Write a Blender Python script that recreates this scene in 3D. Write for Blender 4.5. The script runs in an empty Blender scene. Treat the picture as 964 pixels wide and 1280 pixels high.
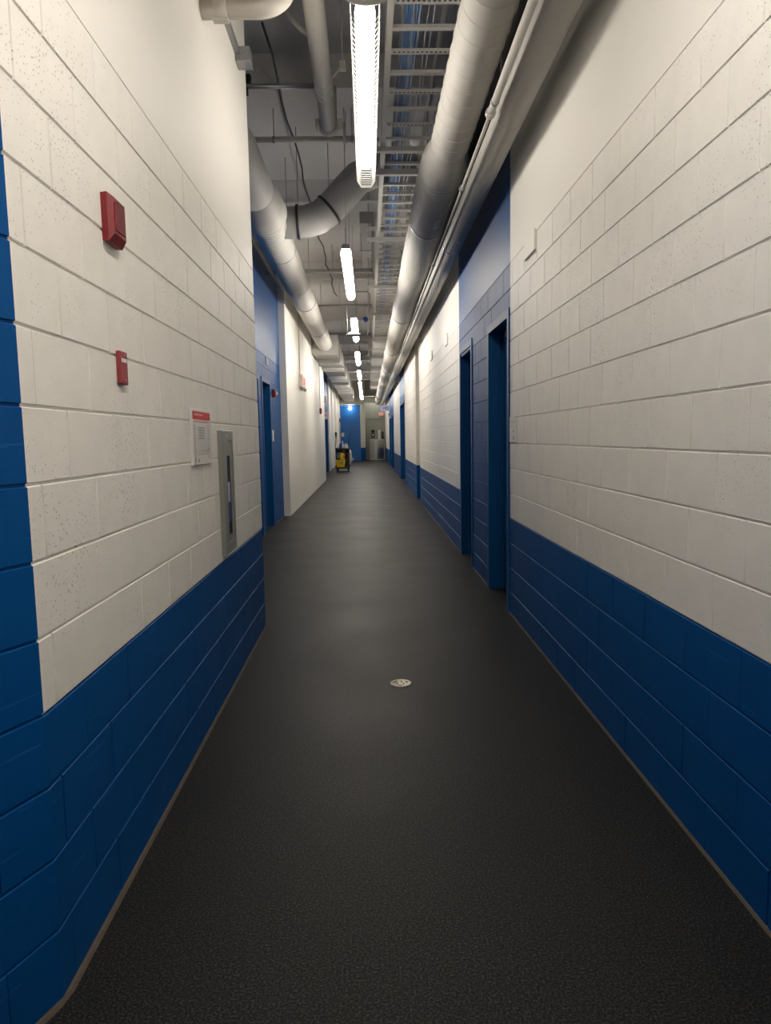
import bpy, math, random
from mathutils import Vector, Matrix
random.seed(7)
PI = math.pi
scene = bpy.context.scene
COL = scene.collection
EYE = 1.4

# ------------------------------------------------------------------ materials
def mat(name, color, rough=.5, metal=0.0, spec=.5, bump=None, emit=None, strength=0, vary=0.0, vscale=6, trans=0):
    m = bpy.data.materials.new(name); m.use_nodes = True
    nt = m.node_tree; b = nt.nodes['Principled BSDF']
    b.inputs['Base Color'].default_value = (*color, 1)
    b.inputs['Roughness'].default_value = rough
    b.inputs['Metallic'].default_value = metal
    b.inputs['Specular IOR Level'].default_value = spec
    if trans: b.inputs['Transmission Weight'].default_value = trans
    if emit:
        b.inputs['Emission Color'].default_value = (*emit, 1)
        b.inputs['Emission Strength'].default_value = strength
    tc = nt.nodes.new('ShaderNodeTexCoord')
    if vary:
        n = nt.nodes.new('ShaderNodeTexNoise'); n.inputs['Scale'].default_value = vscale
        n.inputs['Detail'].default_value = 6
        nt.links.new(tc.outputs['Object'], n.inputs['Vector'])
        mx = nt.nodes.new('ShaderNodeMix'); mx.data_type = 'RGBA'
        mx.inputs['A'].default_value = (*[c*(1-vary) for c in color], 1)
        mx.inputs['B'].default_value = (*[min(1, c*(1+vary)) for c in color], 1)
        nt.links.new(n.outputs['Fac'], mx.inputs['Factor'])
        nt.links.new(mx.outputs['Result'], b.inputs['Base Color'])
    if bump:
        sc, st, dist = bump
        n = nt.nodes.new('ShaderNodeTexNoise'); n.inputs['Scale'].default_value = sc
        n.inputs['Detail'].default_value = 5
        nt.links.new(tc.outputs['Object'], n.inputs['Vector'])
        bp = nt.nodes.new('ShaderNodeBump'); bp.inputs['Strength'].default_value = st
        bp.inputs['Distance'].default_value = dist
        nt.links.new(n.outputs['Fac'], bp.inputs['Height'])
        nt.links.new(bp.outputs['Normal'], b.inputs['Normal'])
    return m

def block_paint(name, color, rough, pores, scratches=0.0):
    """painted concrete block: fine grain, small open pores, faint scuffs"""
    m = mat(name, color, rough, spec=.4)
    nt = m.node_tree; b = nt.nodes['Principled BSDF']; b.inputs['Specular IOR Level'].default_value = .11 if color[0] < .1 else .3
    tc = nt.nodes.new('ShaderNodeTexCoord')
    vor = nt.nodes.new('ShaderNodeTexVoronoi'); vor.inputs['Scale'].default_value = 75
    nz = nt.nodes.new('ShaderNodeTexNoise'); nz.inputs['Scale'].default_value = 2.2; nz.inputs['Detail'].default_value = 6; nz.inputs['Roughness'].default_value = .7
    grain = nt.nodes.new('ShaderNodeTexNoise'); grain.inputs['Scale'].default_value = 120; grain.inputs['Detail'].default_value = 3
    big = nt.nodes.new('ShaderNodeTexNoise'); big.inputs['Scale'].default_value = 9
    for n in (vor, nz, grain, big): nt.links.new(tc.outputs['Object'], n.inputs['Vector'])
    thr = nt.nodes.new('ShaderNodeMapRange')      # pore radius follows patchy noise
    thr.inputs['From Min'].default_value = .34; thr.inputs['From Max'].default_value = .8
    thr.inputs['To Min'].default_value = 0.0; thr.inputs['To Max'].default_value = pores
    nt.links.new(nz.outputs['Fac'], thr.inputs['Value'])
    lt = nt.nodes.new('ShaderNodeMath'); lt.operation = 'LESS_THAN'
    nt.links.new(vor.outputs['Distance'], lt.inputs[0]); nt.links.new(thr.outputs['Result'], lt.inputs[1])
    col = nt.nodes.new('ShaderNodeMix'); col.data_type = 'RGBA'
    col.inputs['A'].default_value = (*color, 1)
    col.inputs['B'].default_value = (*[c*(.52 if color[0] > .1 else .8) for c in color], 1)
    nt.links.new(lt.outputs['Value'], col.inputs['Factor'])
    mod = nt.nodes.new('ShaderNodeMix'); mod.data_type = 'RGBA'; mod.blend_type = 'MULTIPLY'
    mod.inputs['Factor'].default_value = 1
    rng = nt.nodes.new('ShaderNodeMapRange'); rng.inputs['To Min'].default_value = .93; rng.inputs['To Max'].default_value = 1.05
    nt.links.new(big.outputs['Fac'], rng.inputs['Value'])
    nt.links.new(col.outputs['Result'], mod.inputs['A']); nt.links.new(rng.outputs['Result'], mod.inputs['B'])
    last = mod.outputs['Result']
    if scratches:
        mp = nt.nodes.new('ShaderNodeMapping'); mp.inputs['Scale'].default_value = (1, 2.2, 46)
        mp.inputs['Rotation'].default_value = (.06, 0, 0)
        s = nt.nodes.new('ShaderNodeTexNoise'); s.inputs['Scale'].default_value = 1.6; s.inputs['Detail'].default_value = 2
        nt.links.new(tc.outputs['Object'], mp.inputs['Vector']); nt.links.new(mp.outputs['Vector'], s.inputs['Vector'])
        gt = nt.nodes.new('ShaderNodeMath'); gt.operation = 'GREATER_THAN'; gt.inputs[1].default_value = .70
        nt.links.new(s.outputs['Fac'], gt.inputs[0])
        sm = nt.nodes.new('ShaderNodeMix'); sm.data_type = 'RGBA'
        sm.inputs['B'].default_value = (*[min(1, c*1.8+.03) for c in color], 1)
        ml = nt.nodes.new('ShaderNodeMath'); ml.operation = 'MULTIPLY'; ml.inputs[1].default_value = scratches
        nt.links.new(gt.outputs['Value'], ml.inputs[0]); nt.links.new(ml.outputs['Value'], sm.inputs['Factor'])
        nt.links.new(last, sm.inputs['A']); last = sm.outputs['Result']
    nt.links.new(last, b.inputs['Base Color'])
    add = nt.nodes.new('ShaderNodeMath'); add.operation = 'MULTIPLY_ADD'
    add.inputs[1].default_value = -1.2
    nt.links.new(lt.outputs['Value'], add.inputs[0]); nt.links.new(grain.outputs['Fac'], add.inputs[2])
    bp = nt.nodes.new('ShaderNodeBump'); bp.inputs['Strength'].default_value = .35; bp.inputs['Distance'].default_value = .0018
    nt.links.new(add.outputs['Value'], bp.inputs['Height']); nt.links.new(bp.outputs['Normal'], b.inputs['Normal'])
    return m

def floor_mat():
    m = mat('dark_resin_floor', (.03, .031, .032), .5, spec=.17)
    nt = m.node_tree; b = nt.nodes['Principled BSDF']
    tc = nt.nodes.new('ShaderNodeTexCoord')
    g = nt.nodes.new('ShaderNodeTexNoise'); g.inputs['Scale'].default_value = 150; g.inputs['Detail'].default_value = 6; g.inputs['Roughness'].default_value = .75
    p = nt.nodes.new('ShaderNodeTexNoise'); p.inputs['Scale'].default_value = 1.6; p.inputs['Detail'].default_value = 4
    for n in (g, p): nt.links.new(tc.outputs['Object'], n.inputs['Vector'])
    cr = nt.nodes.new('ShaderNodeValToRGB')
    e = cr.color_ramp.elements
    e[0].position = .41; e[0].color = (.0005, .0006, .0007, 1)
    e[1].position = .65; e[1].color = (.072, .071, .069, 1)
    e2 = e.new(.5); e2.color = (.0085, .0086, .0086, 1)
    nt.links.new(g.outputs['Fac'], cr.inputs['Fac'])
    mx = nt.nodes.new('ShaderNodeMix'); mx.data_type = 'RGBA'; mx.blend_type = 'MULTIPLY'; mx.inputs['Factor'].default_value = 1
    r = nt.nodes.new('ShaderNodeMapRange'); r.inputs['To Min'].default_value = .7; r.inputs['To Max'].default_value = 1.3
    nt.links.new(p.outputs['Fac'], r.inputs['Value'])
    nt.links.new(cr.outputs['Color'], mx.inputs['A']); nt.links.new(r.outputs['Result'], mx.inputs['B'])
    nt.links.new(mx.outputs['Result'], b.inputs['Base Color'])
    rr = nt.nodes.new('ShaderNodeMapRange'); rr.inputs['To Min'].default_value = .40; rr.inputs['To Max'].default_value = .56
    nt.links.new(p.outputs['Fac'], rr.inputs['Value']); nt.links.new(rr.outputs['Result'], b.inputs['Roughness'])
    bp = nt.nodes.new('ShaderNodeBump'); bp.inputs['Strength'].default_value = .3; bp.inputs['Distance'].default_value = .002
    nt.links.new(g.outputs['Fac'], bp.inputs['Height']); nt.links.new(bp.outputs['Normal'], b.inputs['Normal'])
    return m

WHITE = (.79, .765, .715)
BLUE = (.0015, .066, .235)
M = dict(
    white=block_paint('white_block_paint', WHITE, .5, .36),
    plaster=mat('white_smooth_paint', WHITE, .5, spec=.4, bump=(5, .12, .01)),
    blue=block_paint('blue_block_paint', BLUE, .45, .2, .35),
    bluesmooth=mat('blue_smooth_paint', BLUE, .45, spec=.4, bump=(5, .12, .01)),
    bluedoor=mat('blue_door_enamel', (.002, .068, .21), .42, spec=.2),
    deck=mat('painted_ceiling_deck', (.6, .585, .57), .8, vary=.12, vscale=1.3, bump=(3, .3, .03)),
    beam=mat('painted_beam', (.58, .565, .55), .7, vary=.12),
    floor=floor_mat(),
    cove=mat('tan_sealant', (.10, .08, .06), .8, vary=.3, vscale=30),
    duct=mat('painted_insulated_duct', (.44, .425, .395), .62, vary=.05, bump=(40, .08, .002)),
    ductpale=mat('pipe_jacket_paint', (.37, .36, .335), .65, vary=.05),
    ductgrey=mat('grey_duct_jacket', (.34, .33, .32), .5, vary=.08),
    pipe=mat('painted_pipe', (.54, .515, .47), .5),
    steel=mat('painted_steel', (.55, .535, .5), .55),
    galv=mat('galvanised_steel', (.35, .36, .37), .38, metal=.8, vary=.3, vscale=60),
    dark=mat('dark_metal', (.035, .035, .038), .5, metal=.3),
    black=mat('black_plastic', (.012, .012, .013), .45),
    cablew=mat('white_cable', (.55, .55, .58), .5),
    cableb=mat('blue_cable', (.10, .24, .50), .5),
    lens=mat('lit_lens', (.9, .9, .9), .4, emit=(1, .925, .82), strength=26),
    lensb=mat('lit_lens_bright', (.9, .9, .9), .4, emit=(1, .925, .82), strength=31),
    lensc=mat('added_fill_lens', (.9, .9, .9), .4, emit=(1, .98, .92), strength=11),
    lensn=mat('lit_lens_guarded', (.9, .9, .9), .4, emit=(1, .925, .82), strength=12.5),
    housing=mat('fixture_housing', (.5, .5, .49), .4),
    wire=mat('white_wire', (.8, .79, .75), .35),
    led=mat('green_indicator', (.1, .8, .5), .4, emit=(.1, 1, .6), strength=3),
    orange=mat('sensor_lens', (.5, .2, .12), .4),
    red=mat('red_enamel', (.19, .005, .010), .42),
    redgrill=mat('red_grille', (.2, .02, .026), .6, bump=(260, 1, .004)),
    redlight=mat('faded_red_enamel', (.27, .03, .04), .5),
    paper=mat('paper', (.68, .67, .64), .6),
    header=mat('red_print', (.62, .06, .06), .6),
    ink=mat('grey_print', (.25, .26, .27), .6),
    inkblack=mat('black_print', (.02, .02, .025), .6),
    cabinet=mat('grey_cabinet_enamel', (.24, .245, .225), .4),
    glass=mat('dark_pane', (.008, .009, .012), .5, spec=.15),
    navy=mat('navy_print', (.02, .03, .14), .4),
    stainless=mat('stainless', (.50, .50, .48), .28, metal=.9, vary=.1, vscale=20),
    alcove=mat('alcove_paint', (.34, .34, .30), .5),
    cream=mat('cream_beam_paint', (.62, .62, .54), .5),
    brass=mat('worn_nickel_brass', (.55, .50, .40), .42, metal=.7, vary=.25, vscale=90),
    yellow=mat('yellow_plastic', (.75, .52, .01), .4),
    brown=mat('brown_cloth', (.13, .06, .03), .8),
    bluebottle=mat('blue_bottle', (.02, .12, .35), .3),
    whitebottle=mat('white_bottle', (.75, .77, .78), .35),
    bag=mat('pale_bag', (.55, .50, .49), .5),
    signblue=mat('pale_blue_sign', (.50, .52, .72), .5),
    bluesig=mat('blue_signal', (.03, .08, .35), .3),
    lampglass=mat('lit_small_globe', (.9, .9, .9), .3, emit=(1, .97, .92), strength=22),
    exitglow=mat('exit_red_letters', (.7, .03, .03), .4, emit=(1, .08, .06), strength=.8),
    exitface=mat('exit_face', (.62, .55, .50), .4),
)

# ------------------------------------------------------------------ mesh builder
SPLIT = {'end_cap', 'bracket', 'suspension_rod', 'screw', 'emergency_lamp', 'threaded_rod', 'flange', 'joint_flange', 'stop'}
class MB:
    def __init__(s): s.v = []; s.f = []; s.m = []; s.sm = []
    def add(s, vs, fs, mi=0, smooth=False):
        o = len(s.v); s.v += [tuple(v) for v in vs]
        for f in fs: s.f.append([i+o for i in f]); s.m.append(mi); s.sm.append(smooth)
        return s
    def box(s, x0, x1, y0, y1, z0, z1, mi=0):
        vs = [(x, y, z) for x in (x0, x1) for y in (y0, y1) for z in (z0, z1)]
        fs = [(0, 1, 3, 2), (4, 6, 7, 5), (0, 4, 5, 1), (2, 3, 7, 6), (0, 2, 6, 4), (1, 5, 7, 3)]
        return s.add(vs, fs, mi)
    def bbox(s, x0, x1, y0, y1, z0, z1, b, mi=0):
        """box with chamfered edges"""
        x = (x0, x1); y = (y0, y1); z = (z0, z1); vs = []; idx = {}
        for i in range(2):
            for j in range(2):
                for k in range(2):
                    sx, sy, sz = (1, -1)[i], (1, -1)[j], (1, -1)[k]
                    for a in range(3):
                        p = [x[i]+sx*b, y[j]+sy*b, z[k]+sz*b]; p[a] -= (sx, sy, sz)[a]*b
                        idx[i, j, k, a] = len(vs); vs.append(p)
        fs = []
        for a in range(3):
            o = [q for q in range(3) if q != a]
            for side in range(2):
                q = []
                for (u, w) in ((0, 0), (1, 0), (1, 1), (0, 1)):
                    c = [0, 0, 0]; c[a] = side; c[o[0]] = u; c[o[1]] = w; q.append(idx[(*c, a)])
                fs.append(q)
            for u in range(2):
                for w in range(2):
                    c0 = [0, 0, 0]; c1 = [0, 0, 0]; c1[a] = 1
                    c0[o[0]] = c1[o[0]] = u; c0[o[1]] = c1[o[1]] = w
                    fs.append((idx[(*c0, o[0])], idx[(*c0, o[1])], idx[(*c1, o[1])], idx[(*c1, o[0])]))
        for i in range(2):
            for j in range(2):
                for k in range(2): fs.append((idx[i, j, k, 0], idx[i, j, k, 1], idx[i, j, k, 2]))
        return s.add(vs, fs, mi)
    def tube(s, pts, r, n=16, mi=0, caps=True):
        """swept round tube; r a number or one radius per point"""
        pts = [Vector(p) for p in pts]; rs = r if isinstance(r, (list, tuple)) else [r]*len(pts)
        vs = []; prev = None
        for i, p in enumerate(pts):
            t = (pts[min(i+1, len(pts)-1)]-pts[max(i-1, 0)]).normalized()
            if prev is None:
                a = Vector((0, 0, 1)) if abs(t.z) < .9 else Vector((1, 0, 0))
                u = t.cross(a).normalized()
            else:
                u = (prev-t*prev.dot(t)).normalized()
            prev = u; w = t.cross(u)
            for k in range(n):
                an = 2*PI*k/n; vs.append(p+(u*math.cos(an)+w*math.sin(an))*rs[i])
        fs = []
        for i in range(len(pts)-1):
            for k in range(n): fs.append((i*n+k, i*n+(k+1) % n, (i+1)*n+(k+1) % n, (i+1)*n+k))
        s.add(vs, fs, mi, True)
        if caps:
            o = len(s.v)-len(vs)
            s.f.append([o+k for k in range(n)][::-1]); s.m.append(mi); s.sm.append(False)
            s.f.append([o+(len(pts)-1)*n+k for k in range(n)]); s.m.append(mi); s.sm.append(False)
        return s
    def frame(s, x0, x1, y0, y1, z0, z1, t):
        """rectangular ring lying across Y"""
        O = [(x0, z0), (x1, z0), (x1, z1), (x0, z1)]; I = [(x0+t, z0+t), (x1-t, z0+t), (x1-t, z1-t), (x0+t, z1-t)]
        vs = [(x, y0, z) for x, z in O]+[(x, y0, z) for x, z in I]+[(x, y1, z) for x, z in I]+[(x, y1, z) for x, z in O]
        return s.add(vs, [(4*l+i, 4*l+(i+1) % 4, (4*l+4+(i+1) % 4) % 16, (4*l+4+i) % 16) for l in range(4) for i in range(4)])
    def lathe(s, c, prof, n=24, axis='Z', mi=0, smooth=True):
        """prof = [(radius, height)...]"""
        if axis == 'Y':      # holding loops keep long straight runs evenly shaded
            q = [prof[0]]
            for (ra, ha), (rb, hb) in zip(prof[:-1], prof[1:]):
                if hb-ha > .04:
                    for f in (.006/(hb-ha), 1-.006/(hb-ha)): q.append((ra+(rb-ra)*f, ha+(hb-ha)*f))
                q.append((rb, hb))
            prof = q
        vs = []
        for r, h in prof:
            for k in range(n):
                a = 2*PI*k/n; p = (r*math.cos(a), r*math.sin(a), h)
                if axis == 'Y': p = (p[0], p[2], p[1])
                if axis == 'X': p = (p[2], p[0], p[1])
                vs.append((c[0]+p[0], c[1]+p[1], c[2]+p[2]))
        fs = [(i*n+k, i*n+(k+1) % n, (i+1)*n+(k+1) % n, (i+1)*n+k) for i in range(len(prof)-1) for k in range(n)]
        s.add(vs, fs, mi, smooth)
        o = len(s.v)-len(vs)
        s.f.append([o+k for k in range(n)][::-1]); s.m.append(mi); s.sm.append(False)
        s.f.append([o+(len(prof)-1)*n+k for k in range(n)]); s.m.append(mi); s.sm.append(False)
        return s
    def prism(s, poly, axis, a0, a1, mi=0):
        """extrude a 2-D polygon along axis X (poly=(y,z)) or Y (poly=(x,z)) or Z (poly=(x,y))"""
        def P(p, a): return {'X': (a, p[0], p[1]), 'Y': (p[0], a, p[1]), 'Z': (p[0], p[1], a)}[axis]
        n = len(poly); vs = [P(p, a0) for p in poly]+[P(p, a1) for p in poly]
        fs = [list(range(n))[::-1], list(range(n, 2*n))]+[(k, (k+1) % n, n+(k+1) % n, n+k) for k in range(n)]
        return s.add(vs, fs, mi)
    def islands(s):
        par = list(range(len(s.v)))
        def find(a):
            while par[a] != a: par[a] = par[par[a]]; a = par[a]
            return a
        for f in s.f:
            for i in f[1:]: par[find(f[0])] = find(i)
        out = {}
        for fi, f in enumerate(s.f): out.setdefault(find(f[0]), []).append(fi)
        return list(out.values())
    def build(s, name, mats, parent=None):
        if name in SPLIT and len(s.islands()) > 1:      # each loose piece a part of its own
            first = None
            for isl in s.islands():
                used = sorted({i for fi in isl for i in s.f[fi]}); mp = {a: b for b, a in enumerate(used)}
                q = MB(); q.v = [s.v[i] for i in used]; q.f = [[mp[i] for i in s.f[fi]] for fi in isl]
                q.m = [s.m[fi] for fi in isl]; q.sm = [s.sm[fi] for fi in isl]
                o = q.build(name, mats, parent); first = first or o
            return first
        me = bpy.data.meshes.new(name); me.from_pydata(s.v, [], s.f)
        if not isinstance(mats, (list, tuple)): mats = [mats]
        for m in mats: me.materials.append(m)
        for i, p in enumerate(me.polygons): p.material_index = s.m[i]; p.use_smooth = s.sm[i]
        import bmesh
        bm = bmesh.new(); bm.from_mesh(me); bmesh.ops.recalc_face_normals(bm, faces=bm.faces); bm.to_mesh(me); bm.free()
        o = bpy.data.objects.new(name, me); COL.objects.link(o)
        if parent: o.parent = parent; o.matrix_parent_inverse = Matrix.Translation(parent.location).inverted()
        return o

def tag(o, label=None, cat=None, group=None, kind=None):
    for k, v in (('label', label), ('category', cat), ('group', group), ('kind', kind)):
        if v: o[k] = v
    return o
def thing(name, loc, label, cat, group=None):
    o = bpy.data.objects.new(name, None); o.location = loc; o.empty_display_size = .05; COL.objects.link(o)
    return tag(o, label, cat, group)
def kids(o): return [c for c in bpy.data.objects if c.parent == o]
def copy_tree(o, parent=None):
    c = o.copy(); COL.objects.link(c)
    if parent: c.parent = parent
    for ch in kids(o): copy_tree(ch, c)
    return c
def struct(o): o['kind'] = 'structure'; return o
def text_mesh(name, body, size, matl, parent, mw, depth=.002):
    cu = bpy.data.curves.new(name, 'FONT'); cu.body = body; cu.size = size; cu.extrude = depth
    cu.align_x = 'CENTER'; cu.align_y = 'CENTER'
    t = bpy.data.objects.new(name, cu); COL.objects.link(t)
    bpy.context.view_layer.update()
    me = bpy.data.meshes.new_from_object(t.evaluated_get(bpy.context.evaluated_depsgraph_get()))
    bpy.data.objects.remove(t)
    me.transform(mw); me.materials.clear(); me.materials.append(matl)
    o = bpy.data.objects.new(name, me); COL.objects.link(o)
    if parent: o.parent = parent; o.matrix_parent_inverse = Matrix.Translation(parent.location).inverted()
    return o
# text facing -Y (towards the camera)
FACE_CAM = lambda x, y, z: Matrix.Translation((x, y, z)) @ Matrix.Rotation(PI/2, 4, 'X')
# text on the left wall, facing +X
FACE_RIGHT = lambda x, y, z: Matrix.Translation((x, y, z)) @ Matrix.Rotation(PI/2, 4, 'Z') @ Matrix.Rotation(PI/2, 4, 'X')

# ------------------------------------------------------------------ walls of painted block
def cut(a0, a1, holes):
    segs = [(a0, a1)]
    for h0, h1 in holes:
        segs = [p for s0, s1 in segs for p in ((s0, min(s1, h0)), (max(s0, h1), s1)) if p[1]-p[0] > .004]
    return segs

def block_wall(name, xf, a0, a1, base, pitch, blen, phase, top_row, zones, holes=(), thick=.2, ztop=5.0, band=.0, smooth=2):
    """xf(a, d, z) -> world point; a along the wall, d depth behind the face.
    zones(k) -> material index of row k (0 blue, 1 white); 2/3 above the block rows.  base = joint height of row 0 top of band"""
    mb = MB(); D = .0048
    k0 = -math.ceil(base/pitch)
    def q(pts, mi): mb.add([xf(*p) for p in pts], [(0, 1, 2, 3)], mi)
    for k in range(k0, top_row):
        z0, z1 = base+k*pitch, base+(k+1)*pitch
        mi = zones(k)
        hs = [(h[0], h[1]) for h in holes if h[2] > (z0+z1)/2]
        off = phase+(blen/2 if k % 2 else 0)
        z0c = max(0, z0)
        for s0, s1 in cut(a0, a1, hs):
            n0 = math.floor((s0-off)/blen)
            b = off+n0*blen
            while b < s1:
                c0, c1 = max(b, s0), min(b+blen, s1)
                rnd = random.Random(hash((round(b*100), k)) & 0xffff)
                if c1-c0 > .02:
                    gl = 0 if c0 == s0 else (.0036 if rnd.random() < (.75 if mi == 1 else .35) else .0008)
                    rnd2 = random.Random(hash((round((b+blen)*100), k)) & 0xffff)
                    gr = 0 if c1 == s1 else (.0036 if rnd2.random() < (.75 if mi == 1 else .35) else .0008)
                    gt = .0032; gb = 0 if z0 < 0 else .0032; bv = .0026
                    A0, A1, Z0, Z1 = c0+gl, c1-gr, z0c+gb, z1-gt
                    bl = gl*.2; br = gr*.2; bb = bv if gb else 0
                    F = [(A0+bl, 0, Z0+bb), (A1-br, 0, Z0+bb), (A1-br, 0, Z1-bv), (A0+bl, 0, Z1-bv)]
                    B = [(A0, D, Z0), (A1, D, Z0), (A1, D, Z1), (A0, D, Z1)]
                    q(F, mi)
                    for e in range(4): q([B[e], B[(e+1) % 4], F[(e+1) % 4], F[e]], mi)
                b += blen
            # solid body of the row behind the joints
            vs = [xf(a, d, z) for a in (s0, s1) for d in (D, thick) for z in (z0c, z1)]
            mb.add(vs, [(0, 1, 3, 2), (4, 6, 7, 5), (0, 4, 5, 1), (2, 3, 7, 6), (0, 2, 6, 4), (1, 5, 7, 3)], mi)
    zt = base+top_row*pitch
    vs = [xf(a, d, z) for a in (a0, a1) for d in (0, thick) for z in (zt, ztop)]
    mb.add(vs, [(0, 1, 3, 2), (4, 6, 7, 5), (0, 4, 5, 1), (2, 3, 7, 6), (0, 2, 6, 4), (1, 5, 7, 3)], smooth)
    o = mb.build(name, [M['blue'], M['white'], M['plaster'], M['bluesmooth']])
    return struct(o)

XR, XL = 1.095, -.797
right = lambda X: (lambda a, d, z: (X+d, a, z))
left = lambda X: (lambda a, d, z: (X-d, a, z))
banded = lambda k: 0 if k < 0 else 1
allblue = lambda k: 0
RW = dict(base=.757, pitch=.193, blen=.3675, phase=2.19-.3675*20, top_row=10)
block_wall('wall_right', right(XR), -3.0, 5.425, zones=banded, smooth=2, **RW)
HR = [(5.47, 6.385, 2.33), (7.40, 8.30, 2.37)]
block_wall('wall_right', right(XR), 5.425, 8.41, zones=allblue, holes=HR, smooth=3, **RW)
block_wall('wall_right', right(XR), 8.41, 14.95, zones=banded, smooth=2, **RW)
# recess with a return face towards the camera
block_wall('wall_right', right(1.62), 14.95, 16.15, zones=banded, smooth=2, **RW)
block_wall('wall_right', lambda a, d, z: (a, 16.0+d, z), XR, 1.62, zones=banded, smooth=2, thick=.14, **{**RW, 'phase': XR-4})
block_wall('wall_right', right(XR), 16.14, 20.8, zones=banded, smooth=2, **RW)
block_wall('wall_right', right(XR), 20.8, 23.9, zones=allblue, holes=[(20.95, 23.7, 2.45)], smooth=3, **RW)
block_wall('wall_right', right(XR), 23.9, 29.6, zones=banded, smooth=2, **RW)
block_wall('wall_right', right(XR), 29.6, 36.0, zones=allblue, holes=[(29.9, 32.4, 2.35), (33.0, 35.6, 2.35)], smooth=3, **RW)
block_wall('wall_right', right(XR), 36.0, 43.9, zones=banded, smooth=2, **RW)

LW = dict(base=.747, pitch=.1855, blen=.343, phase=1.90-.343*20, top_row=10)
block_wall('wall_left', left(XL), 1.66, 5.2, zones=banded, smooth=2, thick=.76, **{**LW, 'phase': 1.735-.343*20})
ang = math.radians(22.3)
def retf(a, d, z):   # oblique return, a = distance back from the corner
    return (XL-math.sin(ang)*a-math.cos(ang)*d, 1.66-math.cos(ang)*a+math.sin(ang)*d, z)
block_wall('wall_left', retf, 0, 5.0, zones=allblue, smooth=3, thick=.2, **{**LW, 'phase': -.19})
HL = [(9.3, 10.24, 2.30), (10.58, 11.45, 2.30)]
block_wall('wall_left', left(-1.556), 5.2, 12.83, zones=allblue, holes=HL, smooth=3, **RW)
mb = MB(); mb.box(-1.9, -1.437, 12.83, 23.85, 0, 5.0)
struct(mb.build('wall_left', M['plaster']))
mb = MB(); mb.box(-1.60, -1.428, 12.80, 12.88, 3.86, 3.90)
struct(mb.build('trim_1', M['plaster']))
block_wall('wall_left', left(-1.69), 23.85, 30.3, zones=allblue, holes=[(26.0, 30.0, 2.35)], smooth=3, **RW)
mb = MB(); mb.box(-1.95, -1.69, 30.3, 43.9, 0, 5.0)
for y in (30.3, 33.2, 36.4, 40.0): mb.box(-1.70, -1.63, y, y+.5, 0, 5.0)
struct(mb.build('wall_left', M['plaster']))

# end of the corridor
mb = MB()
mb.box(-2.0, -1.72, 43.9, 44.3, 0, 5.0, 0)
mb.box(-.45, -.15, 43.9, 45.2, .78, 5.0, 0); mb.box(-.45, -.15, 43.9, 45.2, 0, .78, 1)
mb.box(-1.72, -.45, 43.95, 44.3, 3.44, 5.0, 0)
mb.box(-.15, 1.4, 45.2, 45.4, 0, 5.0, 2)
mb.box(1.095, 1.4, 43.9, 45.2, 0, 5.0, 0)
mb.box(-.15, 1.095, 43.96, 45.2, 3.95, 5.0, 2)
struct(mb.build('wall_end', [M['cream'], M['blue'], M['alcove']]))
mb = MB(); mb.box(-1.69, -.42, 43.2, 43.94, 3.44, 3.8); mb.box(-.42, 1.09, 43.2, 43.94, 3.54, 3.85)
mb.box(-1.69, -.2, 43.12, 43.2, 3.60, 3.64)
struct(mb.build('trim_2', M['cream']))
mb = MB(); mb.box(-1.72, -.45, 43.99, 44.12, 0, 3.44, 0)
mb.box(-1.72, -1.66, 43.93, 44.0, 0, 3.44, 0); mb.box(-.51, -.45, 43.93, 44.0, 0, 3.44, 0); mb.box(-1.66, -.51, 43.93, 44.0, 3.38, 3.44, 0)
struct(mb.build('door_1', mat('bright_blue_door', (.006, .13, .42), .35)))
mb = MB(); mb.box(-.05, -.0, 45.14, 45.2, 0, 2.62); mb.box(-.05, 1.09, 45.14, 45.2, 2.58, 2.63)
struct(mb.build('trim_3', M['alcove']))

# floor, ceiling, behind
mb = MB(); mb.box(-3.2, 1.7, -3.2, 45.4, -.15, 0)
struct(mb.build('floor', M['floor']))
mb = MB(); mb.box(-3.2, 1.7, -3.2, 45.4, 5.0, 5.15)
struct(mb.build('ceiling', M['deck']))
mb = MB(); mb.box(-3.2, 1.7, -3.2, -3.0, 0, 5.0)
struct(mb.build('wall_back', M['plaster']))
# precast downstands crossing the ceiling
for i, (y0, y1, d) in enumerate([(7.05, 7.35, .30), (10.3, 10.6, .30), (14.9, 15.2, .34), (20, 20.3, .34), (25, 25.3, .34), (30, 30.3, .34), (35, 35.3, .34), (40, 40.3, .34)]):
    xl = -1.55 if y0 < 12.8 else (-1.43 if y0 < 23.8 else -1.69)
    mb = MB(); mb.box(xl, 1.09, y0, y1, 5.0-d, 5.0); mb.box(xl, 1.09, y0-.05, y1+.05, 5.0-d-.03, 5.0-d)
    struct(mb.build('trim_%d' % (10+i), M['beam']))

# tan sealant line along the foot of the walls
def cove(name, pts):
    mb = MB()
    for (p, q_) in zip(pts[:-1], pts[1:]):
        p = Vector((*p, 0)); q2 = Vector((*q_, 0)); t = (q2-p).normalized(); n = Vector((-t.y, t.x, 0))
        vs = []
        for c in (p, q2):
            vs += [c-n*.02, c+n*.008, c+n*.003+Vector((0, 0, .010)), c-n*.02+Vector((0, 0, .010))]
        mb.add(vs, [(0, 1, 2, 3), (4, 7, 6, 5), (0, 4, 5, 1), (1, 5, 6, 2), (2, 6, 7, 3)])
    return struct(mb.build(name, M['cove']))
cove('baseboard_right', [(XR, -3), (XR, 5.44)])
cove('baseboard_right', [(XR, 6.40), (XR, 7.38)]); cove('baseboard_right', [(XR, 8.33), (XR, 14.95)])
cove('baseboard_right', [(XR, 16.0), (XR, 20.95)]); cove('baseboard_right', [(XR, 23.7), (XR, 29.9)])
cx_, cy_ = retf(0, 0, 0)[:2]; ex, ey = retf(4.9, 0, 0)[:2]
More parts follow.
